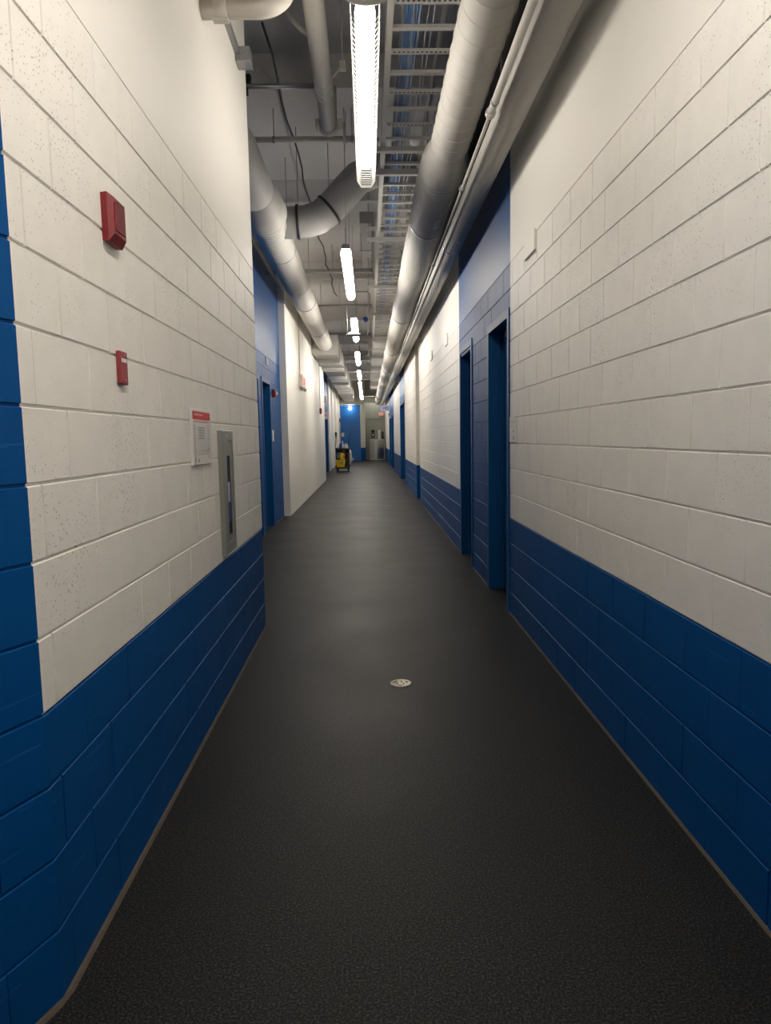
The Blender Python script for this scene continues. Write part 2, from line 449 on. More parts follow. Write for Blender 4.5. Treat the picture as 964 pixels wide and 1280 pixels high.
cove('baseboard_left', [(XL, 5.2), (cx_+.006, cy_+.03), (cx_-.006, cy_-.03), (ex, ey)])
cove('baseboard_left', [(-1.556, 12.8), (-1.556, 11.5)]); cove('baseboard_left', [(-1.556, 10.55), (-1.556, 10.27)])

# ------------------------------------------------------------------ doors in deep block openings
def side_door(num, side, X, y0, y1, h, lever=True, frame_near=True):
    """hollow metal frame wraps the opening, the leaf sits at the back"""
    s = 1 if side == 'right' else -1
    r = thing('door_%d' % num, (X, (y0+y1)/2, 0), None, None); r['kind'] = 'structure'
    def bx(mb, d0, d1, a, b, z0, z1): 
        xs = sorted((X+s*d0, X+s*d1)); mb.box(xs[0], xs[1], a, b, z0, z1)
    f = MB()
    t = .035; g_ = MB()
    bx(f, -.010, .17, y0, y0+t, 0, h); bx(f, -.010, .17, y1-t, y1, 0, h); bx(f, -.010, .17, y0+t, y1-t, h-t, h)
    bx(f, -.010, 0, y0-.03, y0, 0, h+.03); bx(f, -.010, 0, y1, y1+.03, 0, h+.03); bx(f, -.010, 0, y0, y1, h, h+.03)
    bx(g_, .07, .10, y0+t, y0+t+.014, 0, h-t); bx(g_, .07, .10, y1-t-.014, y1-t, 0, h-t)
    fr = f.build('door_frame', M['bluedoor'], r); g_.build('stop', M['bluedoor'], r)
    l = MB(); bx(l, .125, .168, y0+t+.003, y1-t-.003, .008, h-t-.003)
    lf = l.build('door_leaf', M['bluedoor'], r)
    k = MB(); yh = y0+.1
    k.tube([(X+s*.125, yh, 1.0), (X+s*.075, yh, 1.0), (X+s*.07, yh+.11, 1.0)], .009, 8)
    k.lathe((X+s*.122, yh, 1.0), [(.027, -.006), (.027, .006)], 14, 'X')
    k.build('door_handle', M['galv'], lf)
    c = MB(); ya = (y0+y1)/2
    bx(c, .085, .125, ya-.15, ya+.15, h-.11, h-.05)
    c.tube([(X+s*.10, ya, h-.045), (X+s*.03, ya+.16, h-.045), (X+s*.06, ya+.3, h-.042)], .006, 6)
    c.build('door_closer', M['dark'], lf)
    return r
side_door(2, 'right', XR, 5.47, 6.385, 2.33)
side_door(3, 'right', XR, 7.40, 8.30, 2.37)
side_door(4, 'right', XR, 20.95, 23.7, 2.45)
side_door(5, 'right', XR, 29.9, 32.4, 2.35)
side_door(6, 'right', XR, 33.0, 35.6, 2.35)
side_door(7, 'left', -1.556, 9.3, 10.24, 2.30)
side_door(8, 'left', -1.556, 10.58, 11.45, 2.30)
side_door(9, 'left', -1.69, 26.0, 30.0, 2.35)

# ------------------------------------------------------------------ lights
CEIL = 5.0
LEN = 2.4
def light_fixture(guard, label, L, w=.12, mat_lens=None):
    r = thing('ceiling_light', (0, 0, 0), label, 'light', 'strip lights down the corridor')
    h = MB()
    hexa = [(-w*.36, .030), (w*.36, .030), (w*.36, .055), (w*.25, .075), (-w*.25, .075), (-w*.36, .055)]
    h.prism(hexa, 'Y', -L/2, L/2)
    h.build('housing', M['housing'], r)
    l = MB(); prof = []
    for i in range(11):
        a = PI*.82+PI*1.36*i/10; prof.append((w*.47*math.cos(a), .0+.062*math.sin(a)))
    n = len(prof); rings = [(-L/2+.005, .55), (-L/2+.03, .9), (-L/2+.07, 1), (L/2-.07, 1), (L/2-.03, .9), (L/2-.005, .55)]
    vs = [(x*sc, y, z*sc) for y, sc in rings for x, z in prof]
    fs = [(i*n+k, i*n+k+1, (i+1)*n+k+1, (i+1)*n+k) for i in range(len(rings)-1) for k in range(n-1)]
    fs += [tuple(range(n)), tuple(range((len(rings)-1)*n, len(rings)*n))]
    fs += [(i*n, (i+1)*n, (i+2)*n-1, (i+1)*n-1) for i in range(len(rings)-1)]
    l.add(vs, fs, 0, True)
    l.build('lens', mat_lens or (M['lensn'] if guard else M['lens']), r)
    e = MB()
    for s in (-1, 1): e.prism([(x*1.04, z*1.03) for x, z in hexa], 'Y', s*L/2-.012*(s < 0)*0-.01, s*L/2+.01)
    e.build('end_cap', M['housing'], r)
    e = MB()
    for y in (-L*.36, L*.36):
        e.box(-.03, .03, y-.012, y+.012, .06, .085)
    e.build('bracket', M['housing'], r)
    if guard:
        g = MB(); gw = w*.66
        hx = [(-gw, .03), (-gw, -.055), (-gw*.55, -.105), (gw*.55, -.105), (gw, -.055), (gw, .03)]
        for sgn in (0,):
            nr = int((L+.22)/.045)
            for i in range(nr+1):
                y = -L/2-.03+(L+.22)*i/nr
                g.tube([(x, y, z) for x, z in hx], .0026, 5)
            for x, z in hx[1:5]: g.tube([(x, -L/2-.03, z), (x, L/2+.19, z)], .003, 5)
            for x, z in (hx[0], hx[5]): g.tube([(x, -L/2-.03, z), (x, L/2+.19, z)], .003, 5)
        for f_ in (.03, .055, .08):        # nested loops closing the far end
            g.tube([(x*(1-f_*2.2), L/2+.19, z*(1-f_*2.2)-f_*.15) for x, z in hx], .0018, 5)
        g.build('wire_guard', M['wire'], r)
    st = MB()
    for y in (-L*.36, L*.36): st.tube([(0, y, .08), (0, y, 1.6)], .004, 6)
    return r, st
def hang(r, st_y, x, z, L):
    s = MB()
    for y in st_y: s.tube([(0, y, .08), (0, y, CEIL-z)], .004, 6)
    o = s.build('suspension_rod', M['galv'], r)
    return o

ZL1 = EYE+2.05
r1, _ = light_fixture(True, 'nearest strip light inside a white wire guard, its near end behind a round sensor', 1.96, .108)
hang(r1, (-.7, .7), .03, ZL1, 1.96)
r1.location = (.028, 4.57, ZL1)
proto, _ = light_fixture(False, 'second strip light from the camera, unguarded, left of the cable tray', LEN)
ZL = EYE+1.97
hang(proto, (-LEN*.36, LEN*.36), 0, ZL, LEN)
proto.location = (-.195, 8.95, ZL)
lab = ['third strip light, with a round grey dome hanging under it',
       'fourth strip light, just past the dome, beside the first steps of the rectangular duct',
       'fifth strip light, in the gap between rectangular duct and large round duct',
       'sixth strip light down the corridor, first of the close far group',
       'seventh strip light down the corridor, in the close far group',
       'eighth strip light, next to last before the far end wall',
       'farthest strip light, hanging highest and just before the cream beam at the corridor end']
lab = ['strip light above and behind the viewpoint, nearest the back wall']+lab
for (x, y), lb in zip([(-.195, 13.3), (-.21, 18.0), (-.23, 22.6), (-.25, 26.9), (-.26, 31.0), (-.27, 34.7), (-.27, 39.6)], lab[1:]):
    c = copy_tree(proto); c.location = (x, y, ZL if y < 38 else EYE+2.22); c['label'] = lb

r0, _ = light_fixture(False, lab[0], LEN, mat_lens=M['lensb'])
hang(r0, (-LEN*.36, LEN*.36), 0, ZL, LEN); r0.location = (.18, .85, ZL)
# round occupancy sensor at the near end of the first light
t = thing('occupancy_sensor', (.035, 3.34, ZL1-.06), 'round grey sensor disc with green indicator at the near end of the guarded light', 'sensor')
mb = MB(); mb.lathe((.035, 3.34, ZL1-.06), [(.09, -.035), (.122, -.02), (.13, .0), (.125, .015), (.07, .03)], 32); mb.build('sensor_body', M['housing'], t)
mb = MB(); mb.lathe((.035, 3.34, ZL1-.1), [(.03, -.008), (.045, .0), (.045, .008)], 20); mb.build('sensor_lens', M['orange'], t)
mb = MB(); mb.lathe((.035, 3.44, ZL1-.086), [(.006, -.004), (.006, .004)], 8); mb.build('indicator', M['led'], t)
mb = MB(); mb.tube([(.035, 3.34, ZL1-.03), (.045, 3.98, CEIL)], .01, 8); mb.build('stem', M['housing'], t)

# ------------------------------------------------------------------ round ducts
def ridged(y0, y1, r, step, h=.004, w=.008):
    p = [(r, y0)]; y = y0+step
    while y < y1-w:
        p += [(r, y-w), (r+h, y-w*.4), (r+h, y+w*.4), (r, y+w)]; y += step
    return p+[(r, y1)]
DX, DZ = .653, EYE+2.155
t = thing('round_duct', (DX, 1.0, DZ), 'large white round duct running the whole corridor over the right side, beside the cable tray', 'duct')
mb = MB(); mb.lathe((DX, 0, DZ), ridged(-2.9, 5.5, .141, .17, .0036, .006), 40, 'Y'); mb.build('narrow_section', M['duct'], t)
mb = MB(); mb.lathe((DX, 0, DZ), [(.141, 5.5), (.145, 5.55), (.178, 5.72), (.186, 5.80), (.186, 5.94), (.191, 5.95), (.191, 5.965), (.186, 5.975)], 40, 'Y'); mb.build('reducer', M['duct'], t)
mb = MB(); mb.lathe((DX, 0, DZ), ridged(5.975, 9.2, .185, .065, .0065, .010), 40, 'Y'); mb.build('ribbed_section', M['duct'], t)
mb = MB(); pr_ = []
y = 9.2
while y < 43.0:
    y2 = min(y+3.1, 43.1); pr_ += [(.185, y), (.185, y2-.03), (.190, y2-.025), (.190, y2-.005)]; y = y2
mb.lathe((DX, 0, DZ), pr_, 40, 'Y'); mb.build('smooth_section', M['duct'], t)
for y in (2.2, 7.3, 12.6, 17.4, 22.2, 27.0, 31.8, 36.6, 41.0):
    rr = .146 if y < 5.4 else .193
    mb = MB(); mb.lathe((DX, y, DZ), [(rr, -.014), (rr+.003, -.012), (rr+.003, .012), (rr, .014)], 32, 'Y')
    mb.tube([(DX, y, DZ+rr), (DX, y, CEIL)], .005, 6); mb.build('hanger', M['galv'], t)

PX, PZ, PR = .900, EYE+1.93, .093
t = thing('insulated_pipe', (PX, 1.0, PZ), 'long grey insulated pipe hugging the right wall beside the large round duct', 'pipe')
mb = MB(); pr_ = []; y = -2.9
while y < 43.0:
    y2 = min(y+.92, 43.1); pr_ += [(PR, y), (PR, y2-.012), (PR+.002, y2-.008), (PR+.002, y2-.002)]; y = y2
mb.lathe((PX, 0, PZ), pr_, 32, 'Y'); mb.build('pipe_jacket', M['ductpale'], t)
for y in (3.1, 7.4, 11.9, 16.6, 21.3, 26.0, 31, 36, 41):
    mb = MB(); mb.lathe((PX, y, PZ), [(PR+.001, -.02), (PR+.004, -.018), (PR+.004, .018), (PR+.001, .02)], 24, 'Y')
    mb.tube([(PX, y, PZ+PR), (PX, y, CEIL)], .005, 6); mb.build('hanger', M['galv'], t)

TX, TZ = .760, EYE+1.882
t = thing('gap_shade_tube', (.985, 1.0, EYE+2.42), 'added dark tube standing in for shade in the gap above the grey insulated pipe', 'pipe')
mb = MB(); mb.tube([(.98, -2.8, EYE+2.42), (.98, 43.0, EYE+2.42)], .1, 20); mb.build('pipe_run', M['dark'], t)  # added tube: blocks light and darkens the gap where only shade lies
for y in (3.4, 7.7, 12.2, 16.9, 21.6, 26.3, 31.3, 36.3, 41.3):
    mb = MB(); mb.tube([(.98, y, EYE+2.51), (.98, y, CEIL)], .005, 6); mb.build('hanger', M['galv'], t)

t = thing('sprinkler_pipe', (TX, 1.0, TZ), 'slim white pipe threaded between the large round duct and the insulated pipe', 'pipe')
mb = MB(); mb.tube([(TX, -2.8, TZ), (TX, 4.36, TZ)], .022, 16); mb.build('pipe_run', M['pipe'], t)
mb = MB(); mb.tube([(TX, 4.34, TZ), (TX, 43.0, TZ)], .011, 10); mb.build('pipe_run', M['pipe'], t)
mb = MB(); mb.tube([(TX, 2.88, TZ), (TX, 3.1, TZ)], .032, 16)
for s in (-1, 1):
    mb.bbox(TX+s*.045-.012, TX+s*.045+.012, 2.93, 3.06, TZ-.016, TZ+.016, .004)
mb.build('grooved_coupling', M['pipe'], t)
mb = MB(); mb.lathe((TX, 4.34, TZ), [(.03, -.02), (.03, .02)], 14, 'Y'); mb.build('reducing_socket', M['pipe'], t)
for y in (4.2, 5.6, 8.0, 10.4, 13.0, 16.0, 20, 24, 29, 35, 41):
    mb = MB(); mb.lathe((TX, y, TZ), [(.026, -.012), (.026, .012)], 12, 'Y'); mb.tube([(TX, y, TZ), (TX-.0, y, TZ+.02), (TX+.035, y, TZ+.09), (TX+.035, y, CEIL)], .005, 6)
    mb.build('pipe_hanger', M['galv'], t)

# stickers on the ducts
def sticker(name, label, cx, cz, r, y0, y1, a0, a1, bars):
    t = thing(name, (cx+r*math.sin(math.radians(a0)), y0, cz-r*math.cos(math.radians(a0))), label, 'sticker', None)
    mb = MB(); n = 5; vs = []
    for rr in (r+.0008, r+.0022):
        for i in range(n+1):
            a = math.radians(a0+(a1-a0)*i/n)
            for y in (y0, y1): vs.append((cx+rr*math.sin(a), y, cz-rr*math.cos(a)))
    m = 2*(n+1); fs = []
    for i in range(n):
        for o in (0, m): fs.append((o+2*i, o+2*i+1, o+2*i+3, o+2*i+2))
    for i in range(n): fs += [(2*i, 2*i+2, m+2*i+2, m+2*i), (2*i+1, 2*i+3, m+2*i+3, m+2*i+1)]
    fs += [(0, 1, m+1, m), (2*n, 2*n+1, m+2*n+1, m+2*n)]
    mb.add(vs, fs); mb.build('sticker_face', M['paper'], t)
    mb = MB()
    for (f0, f1, g0, g1) in bars:
        vs = []
        for a_ in (f0, f1):
            a = math.radians(a0+(a1-a0)*a_)
            for y_ in (g0, g1): vs.append((cx+(r+.0035)*math.sin(a), y0+(y1-y0)*y_, cz-(r+.0035)*math.cos(a)))
        mb.add(vs, [(0, 1, 3, 2)])
    mb.build('print', M['ink'], t)
bars = [(.15, .28, .1, .9), (.4, .5, .1, .6), (.6, .72, .25, .9), (.8, .88, .1, .5)]
sticker('duct_sticker', 'small white printed sticker on the ribbed part of the large round duct', DX, DZ, .190, 6.7, 6.95, 2, 17, bars)
sticker('pipe_sticker', 'narrow white sticker with a dark square end on the insulated pipe', PX, PZ, PR+.001, 6.9, 7.35, -8, 12, bars)

# ------------------------------------------------------------------ left round duct with its branch
LX, LZ, LR = -1.09, EYE+2.47, .198
t = thing('round_duct', (LX, 7.0, LZ), 'white round duct over the left side, turning out from behind the near white wall', 'duct')
mb = MB(); pts = []
for i in range(9):
    a = PI/2*i/8; pts.append((LX-.3+.3*math.sin(a), 6.3-.3*math.cos(a)+.0, LZ))
pts = [(-1.54, 6.0, LZ)]+pts+[(LX, 7.35, LZ)]
mb.tube(pts, LR, 36); mb.build('elbow', M['duct'], t)
mb = MB(); mb.lathe((LX, 0, LZ), [(LR, 7.35), (LR+.045, 7.75), (LR+.05, 8.02), (LR+.055, 8.03), (LR+.055, 8.06), (LR+.045, 8.07), (LR+.003, 8.2)], 36, 'Y'); mb.build('reducer', M['duct'], t)
mb = MB(); mb.lathe((LX, 0, LZ), ridged(8.2, 11.6, LR, .085, .005, .012), 36, 'Y'); mb.build('ribbed_section', M['duct'], t)
mb = MB(); mb.lathe((LX, 0, LZ), [(LR, 11.6), (LR+.006, 11.61), (LR+.006, 11.64), (LR, 11.65), (LR, 14.4), (LR+.006, 14.41), (LR+.006, 14.44), (LR, 14.45), (LR, 18.9)], 36, 'Y'); mb.build('smooth_section', M['duct'], t)
for y in (9.5, 13.0, 16.2):
    mb = MB(); mb.lathe((LX, y, LZ), [(LR+.006, -.014), (LR+.009, -.012), (LR+.009, .012), (LR+.006, .014)], 32, 'Y')
    mb.tube([(LX+.1, y, LZ+LR-.02), (LX+.1, y, CEIL)], .005, 6); mb.build('hanger', M['galv'], t)
mb = MB(); BY = 8.62
cl = [(-1.0, 2.53), (-.85, 2.53), (-.68, 2.54), (-.53, 2.58), (-.40, 2.67), (-.28, 2.79), (-.18, 2.90), (-.06, 3.02), (.10, 3.09), (.3, 3.12), (.62, 3.12)]
sm = []
for i in range(len(cl)-1):
    for f in (0, .5): sm.append((cl[i][0]*(1-f)+cl[i+1][0]*f, BY, EYE+cl[i][1]*(1-f)+f*cl[i+1][1]))
sm.append((cl[-1][0], BY, EYE+cl[-1][1]))
mb.tube(sm, .182, 32); mb.build('branch', M['ductgrey'], t)
mb = MB()
for i in (3, 8):
    p = Vector(sm[i]); d = (Vector(sm[i+1])-Vector(sm[i-1])).normalized()
    mb.tube([p-d*.014, p+d*.014], .196, 32)
mb.build('flange', M['dark'], t)
for x, z in ((sm[3][0], 2.53), (sm[8][0], 2.9)):
    mb = MB(); mb.tube([(x, BY, EYE+z), (x, BY, CEIL)], .005, 6); mb.build('hanger', M['galv'], t)

# rectangular duct on the left
t = thing('rectangular_duct', (-1.08, 19, EYE+2.2), 'stepped white rectangular duct that the left round duct runs into, reaching to the far end', 'duct')
mb = MB(); mb.bbox(-1.41, -.75, 18.9, 43.1, EYE+2.21, EYE+2.68, .01); mb.build('duct_body', M['duct'], t)
mb = MB(); mb.box(-1.425, -.735, 18.86, 18.9, EYE+2.195, EYE+2.695); mb.build('front_plate', M['ductgrey'], t)
for y in (20.0, 21.8, 23.7, 25.4, 27.2, 29.6, 32.1, 34.2, 36.3, 39.5):
    mb = MB(); x0, x1, z0, z1 = -1.43, -.73, EYE+2.19, EYE+2.70
    mb.frame(x0, x1, y, y+.05, z0, z1, .024); mb.build('joint_flange', M['ductgrey'], t)
for y in (21.8, 27.2, 32.1, 36.3):
    mb = MB()
    mb.box(-1.35, -.66, y+.1, y+.16, EYE+2.13, EYE+2.19); mb.tube([(-.69, y+.13, EYE+2.13), (-.69, y+.13, CEIL)], .007, 6)
    mb.build('hanger', M['ductgrey'], t)

# ------------------------------------------------------------------ cable tray
TRX0, TRX1, TRZ = .185, .80, EYE+2.80
t = thing('cable_tray', (TRX0, 1.0, TRZ), 'white ladder cable tray over the corridor between the strip lights and large round duct', 'cable tray')
for x, s in ((TRX0, 1), (TRX1, -1)):
    mb = MB(); mb.prism([(x, TRZ), (x+s*.045, TRZ), (x+s*.045, TRZ+.006), (x+s*.008, TRZ+.006), (x+s*.008, TRZ+.095), (x+s*.035, TRZ+.095), (x+s*.035, TRZ+.10), (x, TRZ+.10)], 'Y', -2.8, 20.1)
    mb.build('side_rail', M['steel'], t)
nr = 0; y = 1.85-.305*2
while y < 19.9:
    mb = MB(); mb.box(TRX0+.008, TRX1-.008, y-.02, y+.02, TRZ+.012, TRZ+.016)
    mb.box(TRX0+.008, TRX1-.008, y-.02, y-.016, TRZ+.016, TRZ+.036); mb.box(TRX0+.008, TRX1-.008, y+.016, y+.02, TRZ+.016, TRZ+.036)
    if nr % 2 == 0 and y < 12:
        xx = TRX0+.06
        while xx < TRX1-.05: mb.box(xx, xx+.018, y-.0205, y-.008, TRZ+.0105, TRZ+.0125, 1); xx += .034
    mb.build('rung', [M['steel'], M['dark']], t); y += .305; nr += 1
t2 = thing('cable_tray', (TRX0, 20.1, TRZ), 'closed-bottom cable tray continuing the ladder tray towards the far end', 'cable tray')
mb = MB(); mb.box(TRX0, TRX1, 20.1, 42.9, TRZ, TRZ+.012); mb.box(TRX0, TRX0+.01, 20.1, 42.9, TRZ, TRZ+.1); mb.box(TRX1-.01, TRX1, 20.1, 42.9, TRZ, TRZ+.1)
mb.build('trough', M['steel'], t2)
for y in (20.6, 22.8, 25, 28, 31, 34.5, 38.5):
    mb = MB(); mb.box(TRX0-.06, TRX1+.05, y, y+.06, TRZ-.045, TRZ); mb.tube([(TRX0-.035, y+.03, TRZ-.04), (TRX0-.035, y+.03, CEIL)], .007, 6); mb.build('support', M['steel'], t2)

def trapeze(y, x0, x1, label, drop=.0, hgt=.055, double=False):
    t = thing('trapeze_hanger', ((x0+x1)/2, y, TRZ-hgt), label, 'hanger', 'strut hangers carrying the cable tray')
    mb = MB()
    z1 = TRZ-.001-drop
    mb.prism([(y, z1-hgt), (y+.05, z1-hgt), (y+.05, z1), (y+.038, z1), (y+.038, z1-hgt+.01), (y+.012, z1-hgt+.01), (y+.012, z1), (y, z1)], 'X', x0, x1)
    mb.build('strut', M['steel'], t)
    if double:
        mb = MB(); mb.box(x0, x1, y, y+.05, TRZ+.102, TRZ+.14); mb.build('strut', M['steel'], t)
    for x in (x0+.03, x1-.03):
        mb = MB(); mb.tube([(x, y+.025, z1-hgt-.02), (x, y+.025, CEIL)], .006, 8)
        mb.lathe((x, y+.025, z1-hgt-.012), [(.012, 0), (.012, .012)], 6); mb.build('threaded_rod', M['galv'], t)
trapeze(7.15, .10, .95, 'tray hanger crossing beside the far end of the guarded light', hgt=.04)
trapeze(7.72, -.02, .95, 'broad strut hanger under the cable tray just past the guarded light')
trapeze(10.25, .04, .92, 'double strut hanger under the tray level with the start of the second light', double=True)
trapeze(13.4, .04, .92, 'double strut hanger under the tray level with the end of the second light', double=True)
trapeze(16.3, .04, .92, 'strut hanger under the tray with a blue signal light at its left end', double=True)
trapeze(3.1, .10, .95, 'tray hanger nearest the camera above the guarded light')

# conduits above the tray
for x, z, lb in ((.35, EYE+3.25, 'left of two thin white conduits above the cable tray'), (.66, EYE+3.25, 'right of two thin white conduits above the cable tray')):
    t = thing('conduit', (x, 1, z), lb, 'conduit', 'conduits above the tray')
    mb = MB(); mb.tube([(x, -2.8, z), (x, 19.5, z)], .024, 12); mb.build('conduit_run', M['pipe'], t)
    for y in (2, 5.2, 9.6, 13.6, 17.6):
        mb = MB(); mb.lathe((x, y, z), [(.029, -.012), (.029, .012)], 12, 'Y'); mb.tube([(x, y, z), (x, y, CEIL)], .004, 6); mb.build('hanger', M['galv'], t)

# data cables lying on the rungs
for i in range(16):
    x = .33+.011*(i % 9)+random.uniform(-.006, .006); z = TRZ+.045+.011*(i//9)
    if i >= 12: x = random.uniform(.26, .68)
    pts = []; y = -2.0; xx = x
    end = random.choice([11.5, 13, 16, 19])
    while y < end:
        k = (y-1.24)/.305; sag = -.012*abs(math.sin(k*PI)) if i < 9 else -.006
        pts.append((xx, y, z+sag)); y += .1525
        xx += random.uniform(-.006, .006); xx += (x-xx)*.2
    mb = MB(); mb.tube(pts, .0042, 6)
    white = i % 5 == 3 or i >= 14
    o = mb.build('data_cable', M['cablew'] if white else M['cableb'])
    tag(o, 'thin white data cable lying lengthwise on the ladder cable tray' if white else 'thin blue data cable in the bundle lying on the ladder cable tray', 'cable',
        'white data cables in the cable tray' if white else 'blue data cables in the cable tray')

# ------------------------------------------------------------------ pipes in the upper left
VX, VZ = -.303, EYE+2.884
t = thing('drain_pipe', (VX, 1, VZ), 'thick white pipe running lengthwise left of the guarded light, ending in a clamp', 'pipe')
mb = MB(); pts = [(VX, -2.8, VZ), (VX, 6.9, VZ)]
for i in range(1, 7): a = PI/2*i/6; pts.append((VX, 6.9+.1*math.sin(a), VZ+.1-.1*math.cos(a)))
pts.append((VX, 7.0, CEIL-.33)); mb.tube(pts, .074, 28); mb.build('pipe_run', M['pipe'], t)
for y in (6.05, 6.16, 6.27):
    mb = MB(); mb.lathe((VX, y, VZ), [(.075, -.006), (.080, -.004), (.080, .004), (.075, .006)], 28, 'Y')
    mb.build('strap', M['pipe'], t)
mb = MB(); mb.tube([(VX+.07, 6.05, VZ+.02), (VX+.15, 6.03, VZ+.09)], .012, 8); mb.bbox(VX+.13, VX+.19, 6.0, 6.07, VZ+.07, VZ+.13, .006)
mb.tube([(VX+.16, 6.035, VZ+.1), (VX+.16, 6.035, CEIL)], .006, 6); mb.build('strap_bolt', M['pipe'], t)
mb = MB(); mb.lathe((VX, 6.88, VZ), [(.078, -.025), (.092, -.02), (.092, .02), (.078, .025)], 28, 'Y')
for s in (-1, 1): mb.bbox(VX+s*.105-.02, VX+s*.105+.02, 6.85, 6.91, VZ-.02, VZ+.05, .006); mb.tube([(VX+s*.105, 6.88, VZ-.05), (VX+s*.105, 6.88, VZ+.06)], .007, 8)
mb.build('end_clamp', M['pipe'], t)
mb = MB(); mb.tube([(VX+.14, 7.0, VZ+.08), (VX+.14, 7.0, VZ-.12)], .014, 10); mb.tube([(VX+.14, 7.0, VZ-.12), (VX+.14, 7.0, VZ-.19)], .005, 6)
mb.tube([(VX+.14, 7.0, VZ+.07), (VX+.05, 6.98, VZ+.07)], .01, 8); mb.build('sprinkler_head', M['pipe'], t)
for y in (0.5, 4.0):
    mb = MB(); mb.lathe((VX, y, VZ), [(.075, -.012), (.080, -.01), (.080, .01), (.075, .012)], 28, 'Y'); mb.tube([(VX, y, VZ+.07), (VX, y, CEIL)], .006, 6); mb.build('hanger', M['galv'], t)

def cross_pipe(name, y, z, x0, x1, r, m, label, clips):
    t = thing(name, (x0, y, z), label, 'pipe')
    mb = MB(); mb.tube([(x0, y, z), (x1, y, z)], r, 14); mb.build('pipe_run', m, t)
    for x in clips:
        mb = MB(); mb.lathe((x, y, z), [(r+.006, -.012), (r+.006, .012)], 12, 'X'); mb.tube([(x, y, z), (x, y, CEIL-.0)], .005, 6)
        mb.build('hanger', M['galv'], t)
    return t
cp = cross_pipe('cross_pipe', 6.45, EYE+3.03, -1.55, -.30, .021, M['galv'], 'bare metal pipe crossing from the left behind the thick white pipe', (-.99,))
mb = MB(); mb.bbox(-1.04, -.94, 6.41, 6.47, EYE+3.05, EYE+3.12, .01); mb.tube([(-.98, 6.44, EYE+2.95), (-.98, 6.44, EYE+3.06)], .012, 8); mb.build('clamp', M['black'], cp)
cross_pipe('cross_pipe', 7.62, EYE+3.06, -1.55, .15, .03, M['pipe'], 'painted pipe crossing the ceiling behind the end clamp of the thick white pipe', (-.9, -.1))
cross_pipe('cross_pipe', 8.25, EYE+3.30, -.20, .20, .025, M['pipe'], 'short painted pipe above the grey branch duct', (-.18,))
for i, (y, z, r) in enumerate([(13.6, 3.1, .03), (14.1, 3.25, .022), (17.0, 3.1, .025), (21.0, 3.0, .03), (26.2, 3.0, .03), (31.0, 2.9, .03)]):
    cross_pipe('cross_pipe', y, EYE+z, (-1.55 if y < 12.8 else -1.43), .16, r, M['ductgrey'], ['grey pipe crossing above the far end of the second light', 'thinner grey pipe crossing just past the second light', 'grey pipe crossing above the third light', 'grey pipe crossing above the fourth light', 'grey pipe crossing above the fifth light', 'grey pipe crossing above the sixth light'][i], (-.6,))

# diagonal brace and its ceiling bracket
t = thing('pipe_brace', (-.7, 5.85, EYE+3.42), 'diagonal strut bracing the thick white pipe to the ceiling', 'brace')
mb = MB(); mb.tube([(-.70, 5.85, EYE+3.40), (-.37, 5.5, EYE+2.93)], .02, 12); mb.build('brace_tube', M['pipe'], t)
mb = MB(); mb.prism([(-.82, EYE+3.42), (-.66, EYE+3.36), (-.66, EYE+3.6), (-.72, EYE+3.6)], 'Y', 5.83, 5.88); mb.tube([(-.75, 5.9, EYE+3.42), (-.67, 6.2, EYE+3.56)], .008, 6); mb.build('bracket', M['galv'], t)
# sagging cable on the ceiling
pts = []
for i in range(26):
    y = 5.9+i*.42; pts.append((-.76+.10*i/25+.02*math.sin(i*1.3)+.012*math.sin(i*3.1), y, CEIL-.36-.03*abs(math.sin(i*.8)) if y < 11 else CEIL-.40))
mb = MB(); mb.tube(pts, .011, 8); tag(mb.build('ceiling_cable', M['dark']), 'dark cable strung lengthwise beneath the ceiling left of the lights', 'cable')

# two elbow pipes leaving the left wall at the top
for y, z, r, lb in ((3.83, EYE+2.17, .047, 'lower white elbow pipe coming out of the left wall at the top'), (3.66, EYE+2.20, .042, 'upper white elbow pipe coming out of the left wall at the top')):
    t = thing('elbow_pipe', (XL, y, z), lb, 'pipe', 'elbow pipes out of the left wall')
    pts = [(XL-.02, y, z), (-.52, y, z)]
    for i in range(1, 9): a = PI/2*i/8; pts.append((-.52+.14*math.sin(a), y+.10*(1-math.cos(a)), z+.14-.14*math.cos(a)))
    pts.append((-.38, y+.1, CEIL)); mb = MB(); mb.tube(pts, r, 22); mb.build('pipe_run', M['pipe'], t)
    mb = MB(); mb.lathe((-.70, y, z), [(r+.001, -.035), (r+.008, -.03), (r+.008, .03), (r+.001, .035)], 22, 'X'); mb.bbox(-.74, -.66, y-.02, y+.02, z-r-.016, z-r, .004); mb.build('coupling', M['pipe'], t)
t = thing('junction_conduit', (-.765, 4.2, EYE+2.5), 'galvanised conduit and square junction box high on the left wall below the elbow pipes', 'conduit')
mb = MB(); mb.box(-.796, -.765, 3.9, 4.82, EYE+2.44, EYE+2.47); mb.build('conduit_run', M['galv'], t)
mb = MB(); mb.bbox(-.796, -.70, 4.78, 4.90, EYE+2.40, EYE+2.49, .004); mb.build('junction_box', M['galv'], t)

# conduits over the left blue wall
for x, z, lb in ((-1.47, EYE+2.60, 'lower silver conduit along the top of the left blue wall'), (-1.50, EYE+2.68, 'upper silver conduit along the top of the left blue wall')):
    mb = MB(); mb.tube([(x, 5.25, z), (x, 12.8, z)], .016, 10); t = thing('conduit', (x, 5.25, z), lb, 'conduit', 'conduits over the left blue wall'); mb.build('conduit_run', M['galv'], t)
    for y in (6.5, 9, 11.5): mb = MB(); mb.box(-1.556, x, y-.01, y+.01, z-.02, z+.02); mb.build('clip', M['galv'], t)

